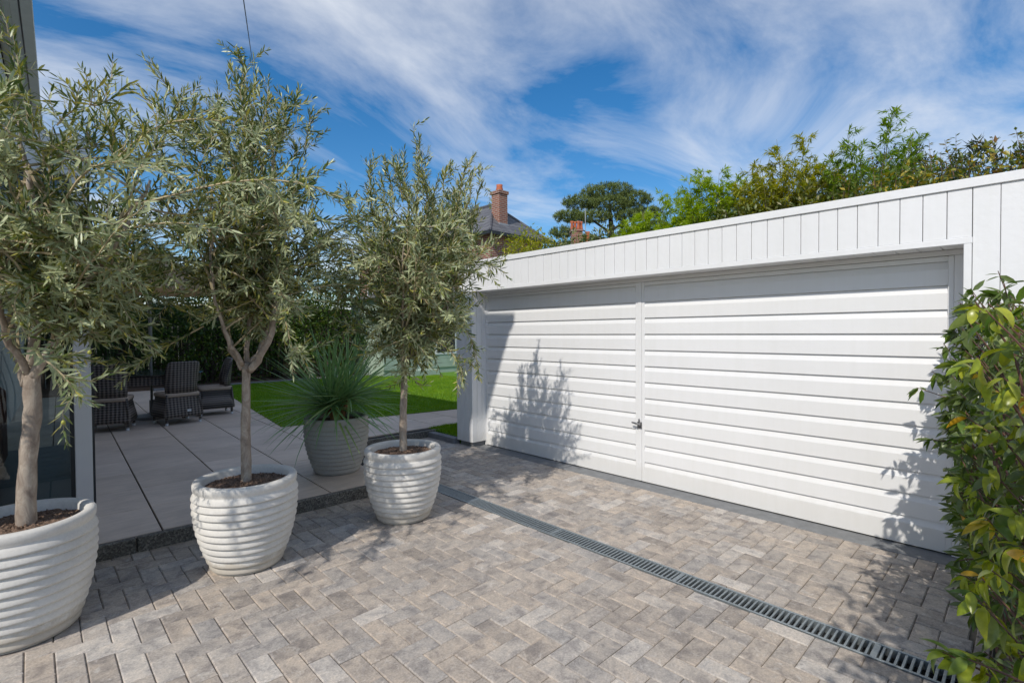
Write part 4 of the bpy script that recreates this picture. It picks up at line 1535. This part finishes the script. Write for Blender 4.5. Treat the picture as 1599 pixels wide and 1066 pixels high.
# ------------------------------------------------------------------ patio furniture
def loft(rings):
    """rings: lists of equal length of (x, y, z), closed round"""
    m = MB()
    n = len(rings[0])
    vs = [p for r_ in rings for p in r_]
    fs = []
    for i in range(len(rings) - 1):
        for j in range(n):
            j2 = (j + 1) % n
            fs.append((i * n + j, i * n + j2, (i + 1) * n + j2, (i + 1) * n + j))
    fs.append(tuple(range(n))[::-1])
    fs.append(tuple((len(rings) - 1) * n + j for j in range(n)))
    return m.add(vs, fs)


def rrect(w, d, z, r=0.06, cy=0.0):
    pts = []
    for (sx, sy, a0) in ((1, 1, 0), (-1, 1, 90), (-1, -1, 180), (1, -1, 270)):
        for q in range(4):
            a = R(a0 + q * 30)
            pts.append((sx * (w / 2 - r) + r * math.cos(a), cy + sy * (d / 2 - r) + r * math.sin(a), z))
    return pts


def chair(px_, py_, face, label):
    """wicker dining chair; its back faces local -y"""
    p = PW(px_, py_, ZP)
    t = thing('wicker_chair', label, 'chair', p, face - DEL, group='wicker dining chairs round the table')
    loft([rrect(0.56, 0.56, 0.115), rrect(0.575, 0.575, 0.15), rrect(0.53, 0.53, 0.27), rrect(0.475, 0.485, 0.40), rrect(0.48, 0.49, 0.425)]).build('skirt', 'wicker', t, True)
    loft([rrect(0.485, 0.50, 0.426), rrect(0.50, 0.515, 0.44), rrect(0.50, 0.515, 0.47), rrect(0.47, 0.49, 0.485)]).build('seat_cushion', 'cushion', t, True)
    # back: a shell with forward-curving wings
    rings = []
    for z, ww, yb in ((0.486, 0.46, -0.222), (0.60, 0.47, -0.230), (0.75, 0.49, -0.243), (0.88, 0.49, -0.256), (0.95, 0.45, -0.264), (0.975, 0.38, -0.267)):
        wing = 0.10 * max(0.0, 1 - abs(z - 0.62) / 0.4)
        out, inn = [], []
        for q in range(9):
            u = -1 + q / 4
            out.append((u * ww / 2, yb + wing * max(0, abs(u) - 0.55) / 0.45 - 0.022, z))
            inn.append((u * (ww / 2 - 0.02 * (abs(u) > 0.9)), yb + wing * max(0, abs(u) - 0.55) / 0.45 + 0.022, z))
        rings.append(out + inn[::-1])
    loft(rings).build('backrest', 'wicker', t, True)
    for sx in (-1, 1):
        MB().tube([(sx * 0.245, -0.262, 0.12), (sx * 0.243, -0.25, 0.30), (sx * 0.228, -0.236, 0.47)], [0.02, 0.018, 0.016], 8).build('braid', 'wicker', t, True)
        for sy in (-1, 1):
            lg = MB().tube([(sx * 0.235, sy * 0.235, 0.035), (sx * 0.235, sy * 0.235, 0.13)], 0.019, 10).build('leg', 'wicker', t)
            MB().tube([(sx * 0.235, sy * 0.235, 0.0), (sx * 0.235, sy * 0.235, 0.036)], 0.022, 10).build('foot_cap', 'foot_cap', lg)
    return t


chair(0.54, 9.47, R(-14), 'wicker chair half hidden by olive sprays beside the glazed corner post')
c2 = chair(1.37, 9.51, R(13), 'wicker chair with a small white maker tag low on its back')
MB().box((0.03, -0.292, 0.19), (0.085, -0.2885, 0.225)).build('maker_tag', 'foot_cap', c2)
chair(2.00, 10.10, R(88), 'wicker chair seen from its side at the lawn end of the table')
tb = thing('dining_table', 'round dark glass topped table behind the wicker chairs', 'table', PW(1.13, 10.32, ZP))
MB().lathe([(0.0, 0.735), (0.74, 0.735), (0.755, 0.742), (0.755, 0.752), (0.74, 0.76), (0.0, 0.76)], n=48).build('table_top', 'table_glass', tb)
MB().lathe([(0.69, 0.60), (0.71, 0.60), (0.72, 0.733), (0.70, 0.733)], n=40).build('apron', 'wicker', tb)
for a in range(4):
    q = R(45 + 90 * a)
    MB().tube([(0.55 * math.cos(q), 0.55 * math.sin(q), 0.0), (0.60 * math.cos(q), 0.60 * math.sin(q), 0.62)], 0.035, 8).build('leg', 'wicker', tb)
pr = thing('parasol', 'tan octagonal parasol standing through the dining table', 'parasol', PW(1.13, 10.32, ZP))
MB().lathe([(0.0, 0.0), (0.27, 0.0), (0.27, 0.04), (0.08, 0.07), (0.035, 0.09), (0.035, 0.30), (0.0, 0.30)], n=24).build('base', 'parasol_metal', pr)
MB().tube([(0, 0, 0.29), (0, 0, 1.52)], 0.019, 12).build('pole', 'parasol_metal', pr)
MB().tube([(0, 0, 1.30), (0, 0, 2.78)], 0.026, 12).build('pole', 'parasol_metal', pr)
MB().box((-0.045, -0.05, 1.20), (0.045, 0.045, 1.34), 0.01).build('crank_box', 'parasol_metal', pr)
cv, cf = [(0, 0, 2.80)], []
RC = 1.18
for ring, (rr, zz) in enumerate(((0.5 * RC, 2.53), (RC, 2.20), (RC + 0.004, 2.10))):
    for j in range(16):
        a = 2 * math.pi * j / 16 + 0.2
        sag = 0.955 if j % 2 else 1.0
        dz_ = -0.02 if (j % 2 and ring > 0) else 0.0
        cv.append((rr * sag * math.cos(a), rr * sag * math.sin(a), zz - dz_))
for j in range(16):
    j2 = (j + 1) % 16
    cf.append((0, 1 + j, 1 + j2))
    for ring in range(2):
        o_ = 1 + ring * 16
        cf.append((o_ + j, o_ + 16 + j, o_ + 16 + j2, o_ + j2))
cp = MB().add(cv, cf).build('canopy', 'parasol_fabric', pr)
sol = cp.modifiers.new('thick', 'SOLIDIFY')
sol.thickness = 0.004
for j in range(8):
    a = 2 * math.pi * (2 * j) / 16 + 0.2
    MB().tube([(0.03 * math.cos(a), 0.03 * math.sin(a), 2.77), (0.5 * RC * math.cos(a), 0.5 * RC * math.sin(a), 2.51), (0.99 * RC * math.cos(a), 0.99 * RC * math.sin(a), 2.185)], 0.009, 5).build('rib', 'dark_timber', pr)

# ------------------------------------------------------------------ planting behind the lawn
mb_ = MB().box((-4.0, 15.32, 0.0), (12.5, 17.6, 0.13)).build('mulch_bed', 'bark_mulch')
tag(mb_, 'brown bark mulch bed at the foot of the rear hedge', 'bed', kind='structure')
eg = thing('border_edging', 'grey stone edging along the far side of the lawn', 'edging')
for i in range(11):
    MB().box((2.2 + i * 0.605, 15.02, 0.0), (2.8 + i * 0.605, 15.31, 0.145), 0.008).build('edging_stone', 'stone_edging', eg)
fn = thing('hedge_backing', 'added board screen blocking bright sky behind the rear hedge', 'screen')  # backing added so bright sky does not shine through the hedge
fb_ = MB().box((0, 0, 0.0), (0.145, 0.022, 2.4), 0.004).build('backing_board', 'dark_timber', fn)
fb_.location = (-6.0, 18.2, 0)
x = -5.85
while x < 12.0:
    inst(fb_, fn, (x, 18.2 + random.uniform(-0.004, 0.004), random.uniform(-0.02, 0.02)))
    x += 0.15


def cloud_leaves(blobs, n, lmin, lmax, wr, mat, parent, name='crown', droop=0.0, outward=0.6, shell=0.55):
    """leaves spread through a set of ellipsoids, thicker near their skins"""
    B, D, U, LN = [], [], [], []
    vol = np.array([b[1][0] * b[1][1] * b[1][2] for b in blobs]) ** 0.75
    cnt = (n * vol / vol.sum()).astype(int)
    for (c, rd), k_ in zip(blobs, cnt):
        d = rand_dirs(k_)
        r_ = rng.uniform(shell, 1.05, k_) ** 0.7
        lump = 1 + 0.13 * np.sin(5 * d[:, 0] + 3 * d[:, 2] + c[0]) + 0.1 * np.sin(6 * d[:, 1] - 4 * d[:, 2] + c[1])
        p = np.array(c) + d * np.array(rd) * (r_ * lump)[:, None]
        B.append(p)
        D.append(d * outward + rng.normal(0, 0.6, (k_, 3)) + np.array([0, 0, -droop]))
        U.append(np.array([0, 0, 1.0]) + rng.normal(0, 0.5, (k_, 3)))
        LN.append(rng.uniform(lmin, lmax, k_))
    B, D, U, LN = map(np.concatenate, (B, D, U, LN))
    V, F = leaves_arrays(B, D, U, LN, LN * wr, 0.15, 0.08)
    return mesh_np(name, V, F, mat, parent)


REAR = [(-1.2, 16.6, 3.3, 'broad leaved evergreen shrub behind the parasol', 'hedge_leaf'),
        (1.6, 16.9, 3.9, 'tall strappy leaved shrub rising behind the dining table', 'strap_leaf'),
        (3.7, 16.4, 3.1, 'dense dark evergreen shrub behind the forked olive trunk', 'hedge_leaf'),
        (5.6, 16.5, 3.4, 'bushy evergreen with yellow green tips behind the lawn edging', 'hedge_leaf'),
        (7.15, 15.9, 3.7, 'rounded evergreen shrub behind the yucca', 'hedge_leaf'),
        ]
for i, (x, y, hh, lab, mt) in enumerate(REAR):
    t = thing('evergreen_shrub', lab, 'shrub', (x, y, 0.1), 0, group='shrubs along the rear border')
    bl = [((0, 0, hh * 0.30), (1.25, 0.95, hh * 0.34)), ((0.3, -0.2, hh * 0.62), (1.05, 0.85, hh * 0.30)), ((-0.35, 0.1, hh * 0.75), (0.8, 0.7, hh * 0.26)),
          ((-0.6, -0.3, hh * 0.40), (0.75, 0.7, hh * 0.28)), ((0.7, 0.1, hh * 0.45), (0.7, 0.7, hh * 0.3))]
    if mt == 'strap_leaf':
        cloud_leaves(bl, 5200, 0.22, 0.42, 0.09, mt, t, droop=0.5)
    else:
        cloud_leaves(bl, 7500, 0.09, 0.15, 0.42, mt, t)
    s_ = MB()
    for q in range(5):
        a = q * 1.3
        s_.tube([(0.1 * math.cos(a), 0.1 * math.sin(a), 0), (0.25 * math.cos(a), 0.25 * math.sin(a), hh * 0.4), (0.5 * math.cos(a), 0.4 * math.sin(a), hh * 0.75)], [0.05, 0.035, 0.015], 6)
    s_.build('stems', 'dark_bark', t)

# sage green garden room
sh = thing('garden_room', 'pale sage green boarded garden room beyond the lawn', 'shed')
MB().box((8.05, 14.22, 0.05), (12.3, 16.4, 2.6)).build('wall', 'sage_paint', sh)
bd = MB().box((8.03, 0.0, 0.0), (12.32, 0.03, 0.148), 0.006).build('weatherboard', 'sage_paint', sh)
bd.location = (0, 14.188, 0.30)
for i in range(1, 15):
    inst(bd, sh, (0, 14.188, 0.30 + i * 0.152))
MB().box((7.85, 13.95, 2.602), (12.5, 16.6, 2.70), 0.01).build('roof', 'stone_edging', sh)
MB().box((8.7, 13.55, 0.10), (9.75, 14.18, 0.30), 0.01).build('step', 'sage_paint', sh)
MB().box((10.0, 14.165, 0.75), (10.9, 14.187, 1.9), 0.004).build('window_frame', 'window_frame_white', sh)
MB().box((10.07, 14.155, 0.82), (10.83, 14.164, 1.83)).build('pane', 'table_glass', sh)

# ------------------------------------------------------------------ neighbouring brick house
nh = thing('brick_house', 'red brick neighbouring house with slate hipped roof and one chimney', 'house')
NX0, NX1, NY0, NY1, NE = 12.25, 15.05, 13.85, 24.0, 5.15
MB().box((NX0, NY0, 0), (NX1, NY1, NE)).build('wall', 'brick_wall_far', nh)
e = 0.22
xm = (NX0 + NX1) / 2
half = xm - NX0 + e
rh = half * 0.92
rf = MB()
rf.add([(NX0 - e, NY0 - e, NE), (NX1 + e, NY0 - e, NE), (NX1 + e, NY1 + e, NE), (NX0 - e, NY1 + e, NE),
        (xm, NY0 - e + half, NE + rh), (xm, NY1 + e - half, NE + rh)], [(0, 1, 4), (1, 2, 5, 4), (2, 3, 5), (3, 0, 4, 5), (0, 3, 2, 1)])
rf = rf.build('roof', 'roof_slate', nh)
MB().tube([(NX0 - e, NY0 - e, NE + 0.02), (xm, NY0 - e + half, NE + rh + 0.02), (xm, NY1 - half, NE + rh + 0.02)], 0.06, 6).build('ridge_tile', 'roof_slate', rf)
MB().tube([(NX1 + e, NY0 - e, NE + 0.02), (xm, NY0 - e + half, NE + rh + 0.02)], 0.05, 6).build('ridge_tile', 'roof_slate', rf)
gt = MB()
gt.box((NX0 - e - 0.10, NY0 - e - 0.10, NE - 0.10), (NX1 + e + 0.10, NY0 - e - 0.005, NE + 0.02))
gt.box((NX0 - e - 0.10, NY0 - e - 0.004, NE - 0.10), (NX0 - e - 0.005, NY1 + e, NE + 0.02))
gt.build('gutter', 'gutter_black', nh)
ch = MB().box((13.0, 14.15, 5.0), (13.42, 14.60, 6.80)).build('chimney', 'brick_wall_far', nh)
MB().box((12.96, 14.11, 6.802), (13.46, 14.64, 6.92)).build('chimney_cap', 'brick_wall_far', ch)
MB().box((12.97, 14.12, 5.30), (13.45, 14.63, 5.66)).build('flashing', 'lead', ch)
MB().lathe([(0.13, 6.921), (0.14, 7.0), (0.115, 7.10), (0.125, 7.18), (0.10, 7.18), (0.10, 6.95)], (13.21, 14.37, 0), 16).build('chimney_pot', 'terracotta', ch, True)
for yy in (16.0, 19.0, 22.0):
    wfr = MB().box((NX0 - 0.03, yy, 2.9), (NX0 - 0.004, yy + 1.1, 4.2)).build('window', 'window_frame_white', nh)
    for q in range(2):
        MB().box((NX0 - 0.036, yy + 0.06 + q * 0.52, 2.97), (NX0 - 0.031, yy + 0.52 + q * 0.52, 4.13)).build('pane', 'table_glass', wfr)

# far house: only its stack with orange pots and a slope of roof show over the garage
fh = thing('distant_house', 'distant house showing a brick stack of orange chimney pots over the garage', 'house', (19.6, 15.5, 0), R(-43.9))
MB().box((-1.6, 0.0, 0), (5.2, 6.0, 4.3)).build('wall', 'brick_wall_far', fh)
MB().add([(-1.8, -0.3, 4.3), (5.4, -0.3, 4.3), (5.4, 6.3, 4.3), (-1.8, 6.3, 4.3), (3.4, 1.8, 6.9), (3.4, 4.2, 6.9)],
         [(0, 1, 4), (1, 2, 5, 4), (2, 3, 5), (3, 0, 4, 5), (0, 3, 2, 1)]).build('roof', 'roof_slate', fh)
cs = MB().box((-0.50, -0.9, 0), (0.0, -0.32, 6.25)).box((0.001, -0.85, 0), (0.46, -0.36, 5.75)).build('chimney', 'brick_wall_far', fh)
MB().box((-0.54, -0.94, 6.251), (0.02, -0.28, 6.36)).build('chimney_cap', 'brick_wall_far', cs)
for i, (a, b) in enumerate(((-0.46, 6.36), (-0.30, 6.36), (-0.15, 6.36), (-0.01, 6.36), (0.30, 5.751))):
    s_ = 1.25 if i == 4 else 1.0
    MB().lathe([(0.075 * s_, b), (0.082 * s_, b + 0.06), (0.066 * s_, b + 0.32 * s_), (0.082 * s_, b + 0.36 * s_), (0.082 * s_, b + 0.42 * s_), (0.05, b + 0.42 * s_)], (a, -0.6 + 0.1 * (i % 2), 0), 12).build('chimney_pot', 'terracotta', cs, True)
MB().tube([(0.18, -0.6, 5.7), (0.18, -0.6, 7.4)], 0.02, 5).build('aerial', 'lead', fh)

# ------------------------------------------------------------------ pine and far conifers


def needles(blobs, n_tuft, tuft, ln, mat, parent):
    V, F = [], []
    vol = np.array([np.prod(b[1]) for b in blobs]) ** 0.67
    cnt = np.maximum(1, (n_tuft * vol / vol.sum()).astype(int))
    P = []
    for (c, rd), k_ in zip(blobs, cnt):
        d = rand_dirs(k_)
        r_ = rng.uniform(0.35, 1.05, k_) ** 0.5
        P.append(np.array(c) + d * np.array(rd) * r_[:, None])
    P = np.concatenate(P)
    N = len(P) * tuft
    base = np.repeat(P, tuft, 0) + rng.normal(0, ln * 0.25, (N, 3))
    d = norm(rng.normal(0, 0.75, (N, 3)) + np.array([0, 0, 0.8]))
    s = norm(np.cross(d, rng.normal(size=(N, 3))))
    l_ = rng.uniform(0.6, 1.1, N)[:, None] * ln
    w_ = l_ * 0.11
    V = np.stack([base - s * w_, base + s * w_, base + d * l_], 1).reshape(-1, 3)
    F = np.arange(3 * N).reshape(-1, 3)
    return mesh_np('crown', V, F, mat, parent)


pn = thing('pine_tree', 'broad crowned pine tree standing alone against the sky behind the garage', 'pine tree', (26.6, 18.9, 0), R(-43.9))
pb_ = [((0.1, 0, 10.35), (1.7, 1.4, 0.45)), ((-1.5, 0.2, 9.75), (1.25, 1.1, 0.42)), ((1.7, -0.1, 9.85), (1.2, 1.0, 0.42)), ((0.1, -0.5, 9.45), (1.5, 1.0, 0.42)),
       ((-2.3, 0.2, 8.85), (1.05, 0.9, 0.38)), ((-0.9, -0.5, 8.65), (1.2, 0.9, 0.36)), ((2.6, 0.1, 9.0), (1.15, 0.9, 0.42)), ((1.3, -0.4, 8.75), (1.1, 0.9, 0.36)),
       ((-2.9, 0.1, 7.85), (0.75, 0.7, 0.34)), ((3.2, 0.3, 8.2), (0.95, 0.8, 0.40)), ((-2.4, 0.3, 6.95), (0.75, 0.7, 0.34)), ((-1.2, 0.0, 7.3), (0.8, 0.6, 0.3)), ((-3.0, 0.1, 5.9), (0.7, 0.7, 0.5))]
needles(pb_, 2500, 16, 0.20, 'pine_needle', pn)
tk = MB()
tk.tube([(0.35, 0, 0), (0.40, 0, 4), (0.42, 0, 6.6), (0.30, 0, 8.2), (0.2, 0, 9.6)], [0.30, 0.25, 0.21, 0.17, 0.07], 9)
tk.build('trunk', 'dark_bark', pn, True)
for a, b, c in (((0.40, 0, 7.0), (-0.6, -0.1, 7.4), (-1.6, 0, 8.0)), ((0.41, 0, 6.6), (-0.5, 0, 6.9), (-1.5, 0.1, 6.7)), ((0.35, 0, 7.7), (-0.8, 0, 8.5), (-1.3, 0, 9.2)),
                ((0.34, 0, 7.9), (1.0, 0, 8.4), (1.6, 0, 9.2)), ((0.4, 0, 7.2), (1.3, 0, 7.7), (2.3, 0, 8.4)), ((0.4, 0, 7.3), (-1.2, 0, 7.6), (-2.4, 0, 7.6)), ((0.42, 0, 6.0), (-1.2, 0, 6.2), (-2.6, 0, 5.9))):
    MB().tube([a, b, c], [0.09, 0.06, 0.03], 6).build('branch', 'dark_bark', pn)
for i, (x, y, hh, lab) in enumerate(((18.2, 2.6, 6.75, 'dark conifer tips poking up behind the bamboo'), (16.0, 0.5, 5.75, 'dark conifer behind the shrubs at the picture edge'))):
    t = thing('conifer', lab, 'conifer', (x, y, 0), R(-43.9))
    bl = []
    for q in range(7):
        dx = -1.5 + q * 0.5
        tp = hh - 0.35 * abs(dx) + random.uniform(-0.3, 0.2)
        bl.append(((dx, random.uniform(-0.3, 0.3), tp - 0.9), (0.34, 0.34, 0.95)))
        bl.append(((dx, random.uniform(-0.3, 0.3), tp - 2.2), (0.55, 0.5, 1.2)))
    needles(bl, 900, 14, 0.20, 'dark_needle', t)
    MB().tube([(0, 0, 0), (0, 0, hh - 1.5)], [0.2, 0.08], 7).build('trunk', 'dark_bark', t)

# ------------------------------------------------------------------ bamboo and shrubs behind the garage


def bamboo(x, y, top, spread, n_culm, leaf_mat, label, seed, dens=1.0, lean=0.35, zmin=3.0):
    rg = np.random.default_rng(seed)
    t = thing('bamboo', label, 'bamboo', (x, y, 0), 0, group='bamboos behind the garage')
    cu_ = MB()
    B, D, LN = [], [], []
    for i in range(n_culm):
        a = rg.uniform(0, 2 * math.pi)
        rr = spread * math.sqrt(rg.uniform())
        hgt = (top - 0.75 * (rr / spread) ** 1.5) * rg.uniform(0.90, 1.0) if i else top
        off = RV * rr * math.cos(a) + FV * rr * 0.7 * math.sin(a)
        if i == 0:
            off = off * 0.2
        ld = off / max(np.linalg.norm(off), 1e-6) * lean * rg.uniform(0.2, 1.0)
        p = smooth_path([off * 0.4, off * 0.75 + np.array([0, 0, hgt * 0.6]), off + ld * 0.6 + np.array([0, 0, hgt * 0.9]), off + ld + np.array([0, 0, hgt])], 14)
        cu_.tube(p, [0.011 - 0.0007 * j for j in range(14)], 5, False)
        P = np.array(p)
        z = zmin
        while z < hgt - 0.02:
            j = max(0, min(int(np.searchsorted(P[:, 2], z)) - 1, 12))
            q0 = P[j] + (P[j + 1] - P[j]) * ((z - P[j, 2]) / max(P[j + 1, 2] - P[j, 2], 1e-3))
            for b_ in range(int(rg.integers(2, 4))):
                aa = rg.uniform(0, 2 * math.pi)
                ln = rg.uniform(0.16, 0.42) * (1 - 0.55 * max(0, (z - hgt + 0.8) / 0.8))
                d = np.array([math.cos(aa), math.sin(aa), rg.uniform(0.25, 0.9)])
                d /= np.linalg.norm(d)
                q1 = q0 + d * ln
                cu_.tube([q0, (q0 + q1) / 2 + np.array([0, 0, 0.02]), q1], [0.003, 0.002, 0.001], 3, False)
                for l_ in range(int(20 * dens)):
                    u = rg.uniform(0.3, 1.02)
                    B.append(q0 + (q1 - q0) * u)
                    D.append(d * 0.9 + rg.normal(0, 0.5, 3) + np.array([0, 0, -0.35]))
                    LN.append(rg.uniform(0.085, 0.15))
            z += rg.uniform(0.09, 0.16)
    cu_.build('culms', 'green_stem', t)
    LN = np.array(LN)
    V, F = leaves_arrays(np.array(B), np.array(D), np.array([0, 0, 1.0]) + rg.normal(0, 0.4, (len(B), 3)), LN, LN * 0.17, 0.12, 0.12)
    mesh_np('crown', V, F, leaf_mat, t)


bamboo(10.55, 1.95, 5.20, 0.66, 18, 'bamboo_leaf_green', 'tallest loose bamboo with single leaves against the sky behind the garage', 5, 0.9, 0.40)
bamboo(10.45, 3.25, 5.10, 0.74, 32, 'bamboo_leaf_gold', 'yellowish bamboo clump with a pointed top behind the garage', 6, 1.2)
bamboo(10.5, 4.70, 4.98, 0.72, 32, 'bamboo_leaf_lime', 'bright lime bamboo clump beside the yellowish one', 8, 1.2)
bamboo(10.5, 5.95, 4.62, 0.95, 40, 'bamboo_leaf_lime', 'low spreading lime bamboo nearest the pine', 9, 1.2)
bamboo(10.7, 2.55, 4.35, 0.62, 18, 'bamboo_leaf_green', 'short green bamboo between the tall and the yellowish clumps', 10, 1.2)
SHR = [(9.3, 0.60, 3.90, 0.75, 'photinia_leaf', 'leafy shrub with yellow and rusty leaves above the garage end'),
       (9.5, 1.55, 3.92, 0.75, 'photinia_leaf', 'leafy shrub with red tinged leaves below the tall bamboo'),
       (9.0, -0.35, 3.82, 0.7, 'photinia_leaf', 'leafy shrub at the picture edge above the white boards'),
       (10.0, 2.7, 4.0, 0.75, 'ivy_leaf', 'dark leaved shrub in front of the yellowish bamboo'),
       (10.0, 3.75, 4.05, 0.75, 'ivy_leaf', 'dark leaved shrub between yellowish and lime bamboos'),
       (10.0, 6.9, 4.02, 0.8, 'ivy_leaf', 'ivy clad bank showing below the far orange chimney pots'),
       (10.0, 8.2, 3.98, 0.8, 'ivy_leaf', 'ivy clad bank showing below the slate hip of the brick house'),
       (10.0, 9.6, 4.3, 0.8, 'bamboo_leaf_gold', 'yellow green shrub against the brick wall behind the nearest olive')]
for i, (x, y, hh, rr, mt, lab) in enumerate(SHR):
    t = thing('shrub', lab, 'shrub', (x, y, 0), 0, group='shrubs behind the garage')
    bl = [((0, 0, hh - 0.55), (rr, rr, 0.55)), ((0.1, 0.4, hh - 0.75), (rr * 0.7, rr * 0.7, 0.5)), ((-0.1, -0.4, hh - 0.8), (rr * 0.7, rr * 0.7, 0.5)), ((0, 0, hh - 1.2), (rr, rr * 1.05, 0.6))]
    cloud_leaves(bl, 3600, 0.07, 0.12, 0.42, mt, t)
    s_ = MB()
    for q in range(6):
        a = q * 1.05 + i
        s_.tube([(0.1 * math.cos(a), 0.1 * math.sin(a), 0), (0.2 * math.cos(a), 0.2 * math.sin(a), hh * 0.5), (0.45 * math.cos(a), 0.45 * math.sin(a), hh - 0.25)], [0.035, 0.022, 0.007], 5)
    s_.build('stems', 'dark_bark', t)
    if mt == 'photinia_leaf':
        # upright leafy shoots
        B, D, LN = [], [], []
        st = MB()
        for q in range(9):
            p0 = np.array([rng.uniform(-rr, rr) * 0.6, rng.uniform(-rr, rr) * 0.8, hh - 0.35])
            p1 = p0 + np.array([rng.normal(0, 0.08), rng.normal(0, 0.08), rng.uniform(0.35, 0.62)])
            st.tube([p0, p1], [0.006, 0.002], 4, False)
            for l_ in range(26):
                u = rng.uniform(0.15, 1.0)
                B.append(p0 + (p1 - p0) * u)
                a = rng.uniform(0, 6.28)
                D.append(np.array([math.cos(a), math.sin(a), 0.25]) + rng.normal(0, 0.2, 3))
                LN.append(rng.uniform(0.06, 0.10))
        st.build('shoots', 'red_stem', t)['kind'] = 'stuff'
        LN = np.array(LN)
        V, F = leaves_arrays(np.array(B), np.array(D), np.array([0, 0, 1.0]) + rng.normal(0, 0.3, (len(B), 3)), LN, LN * 0.36, 0.15, 0.1)
        mesh_np('crown', V, F, mt, t)

# overhead cable
cbq = smooth_path([(0.2, 1.6, 3.98), (1.899, 6.61, 5.719), (4.645, 15.154, 8.841), (7.4, 23.8, 12.0)], 24)
cbl = MB().tube([(1.2, 4.43, 4.90), (1.899, 6.61, 5.719), (4.645, 15.154, 8.841), (6.0, 19.4, 10.4)], 0.008, 6).build('overhead_cable', 'cable_black')
tag(cbl, 'thin black overhead cable running down behind the tall olive', 'cable')
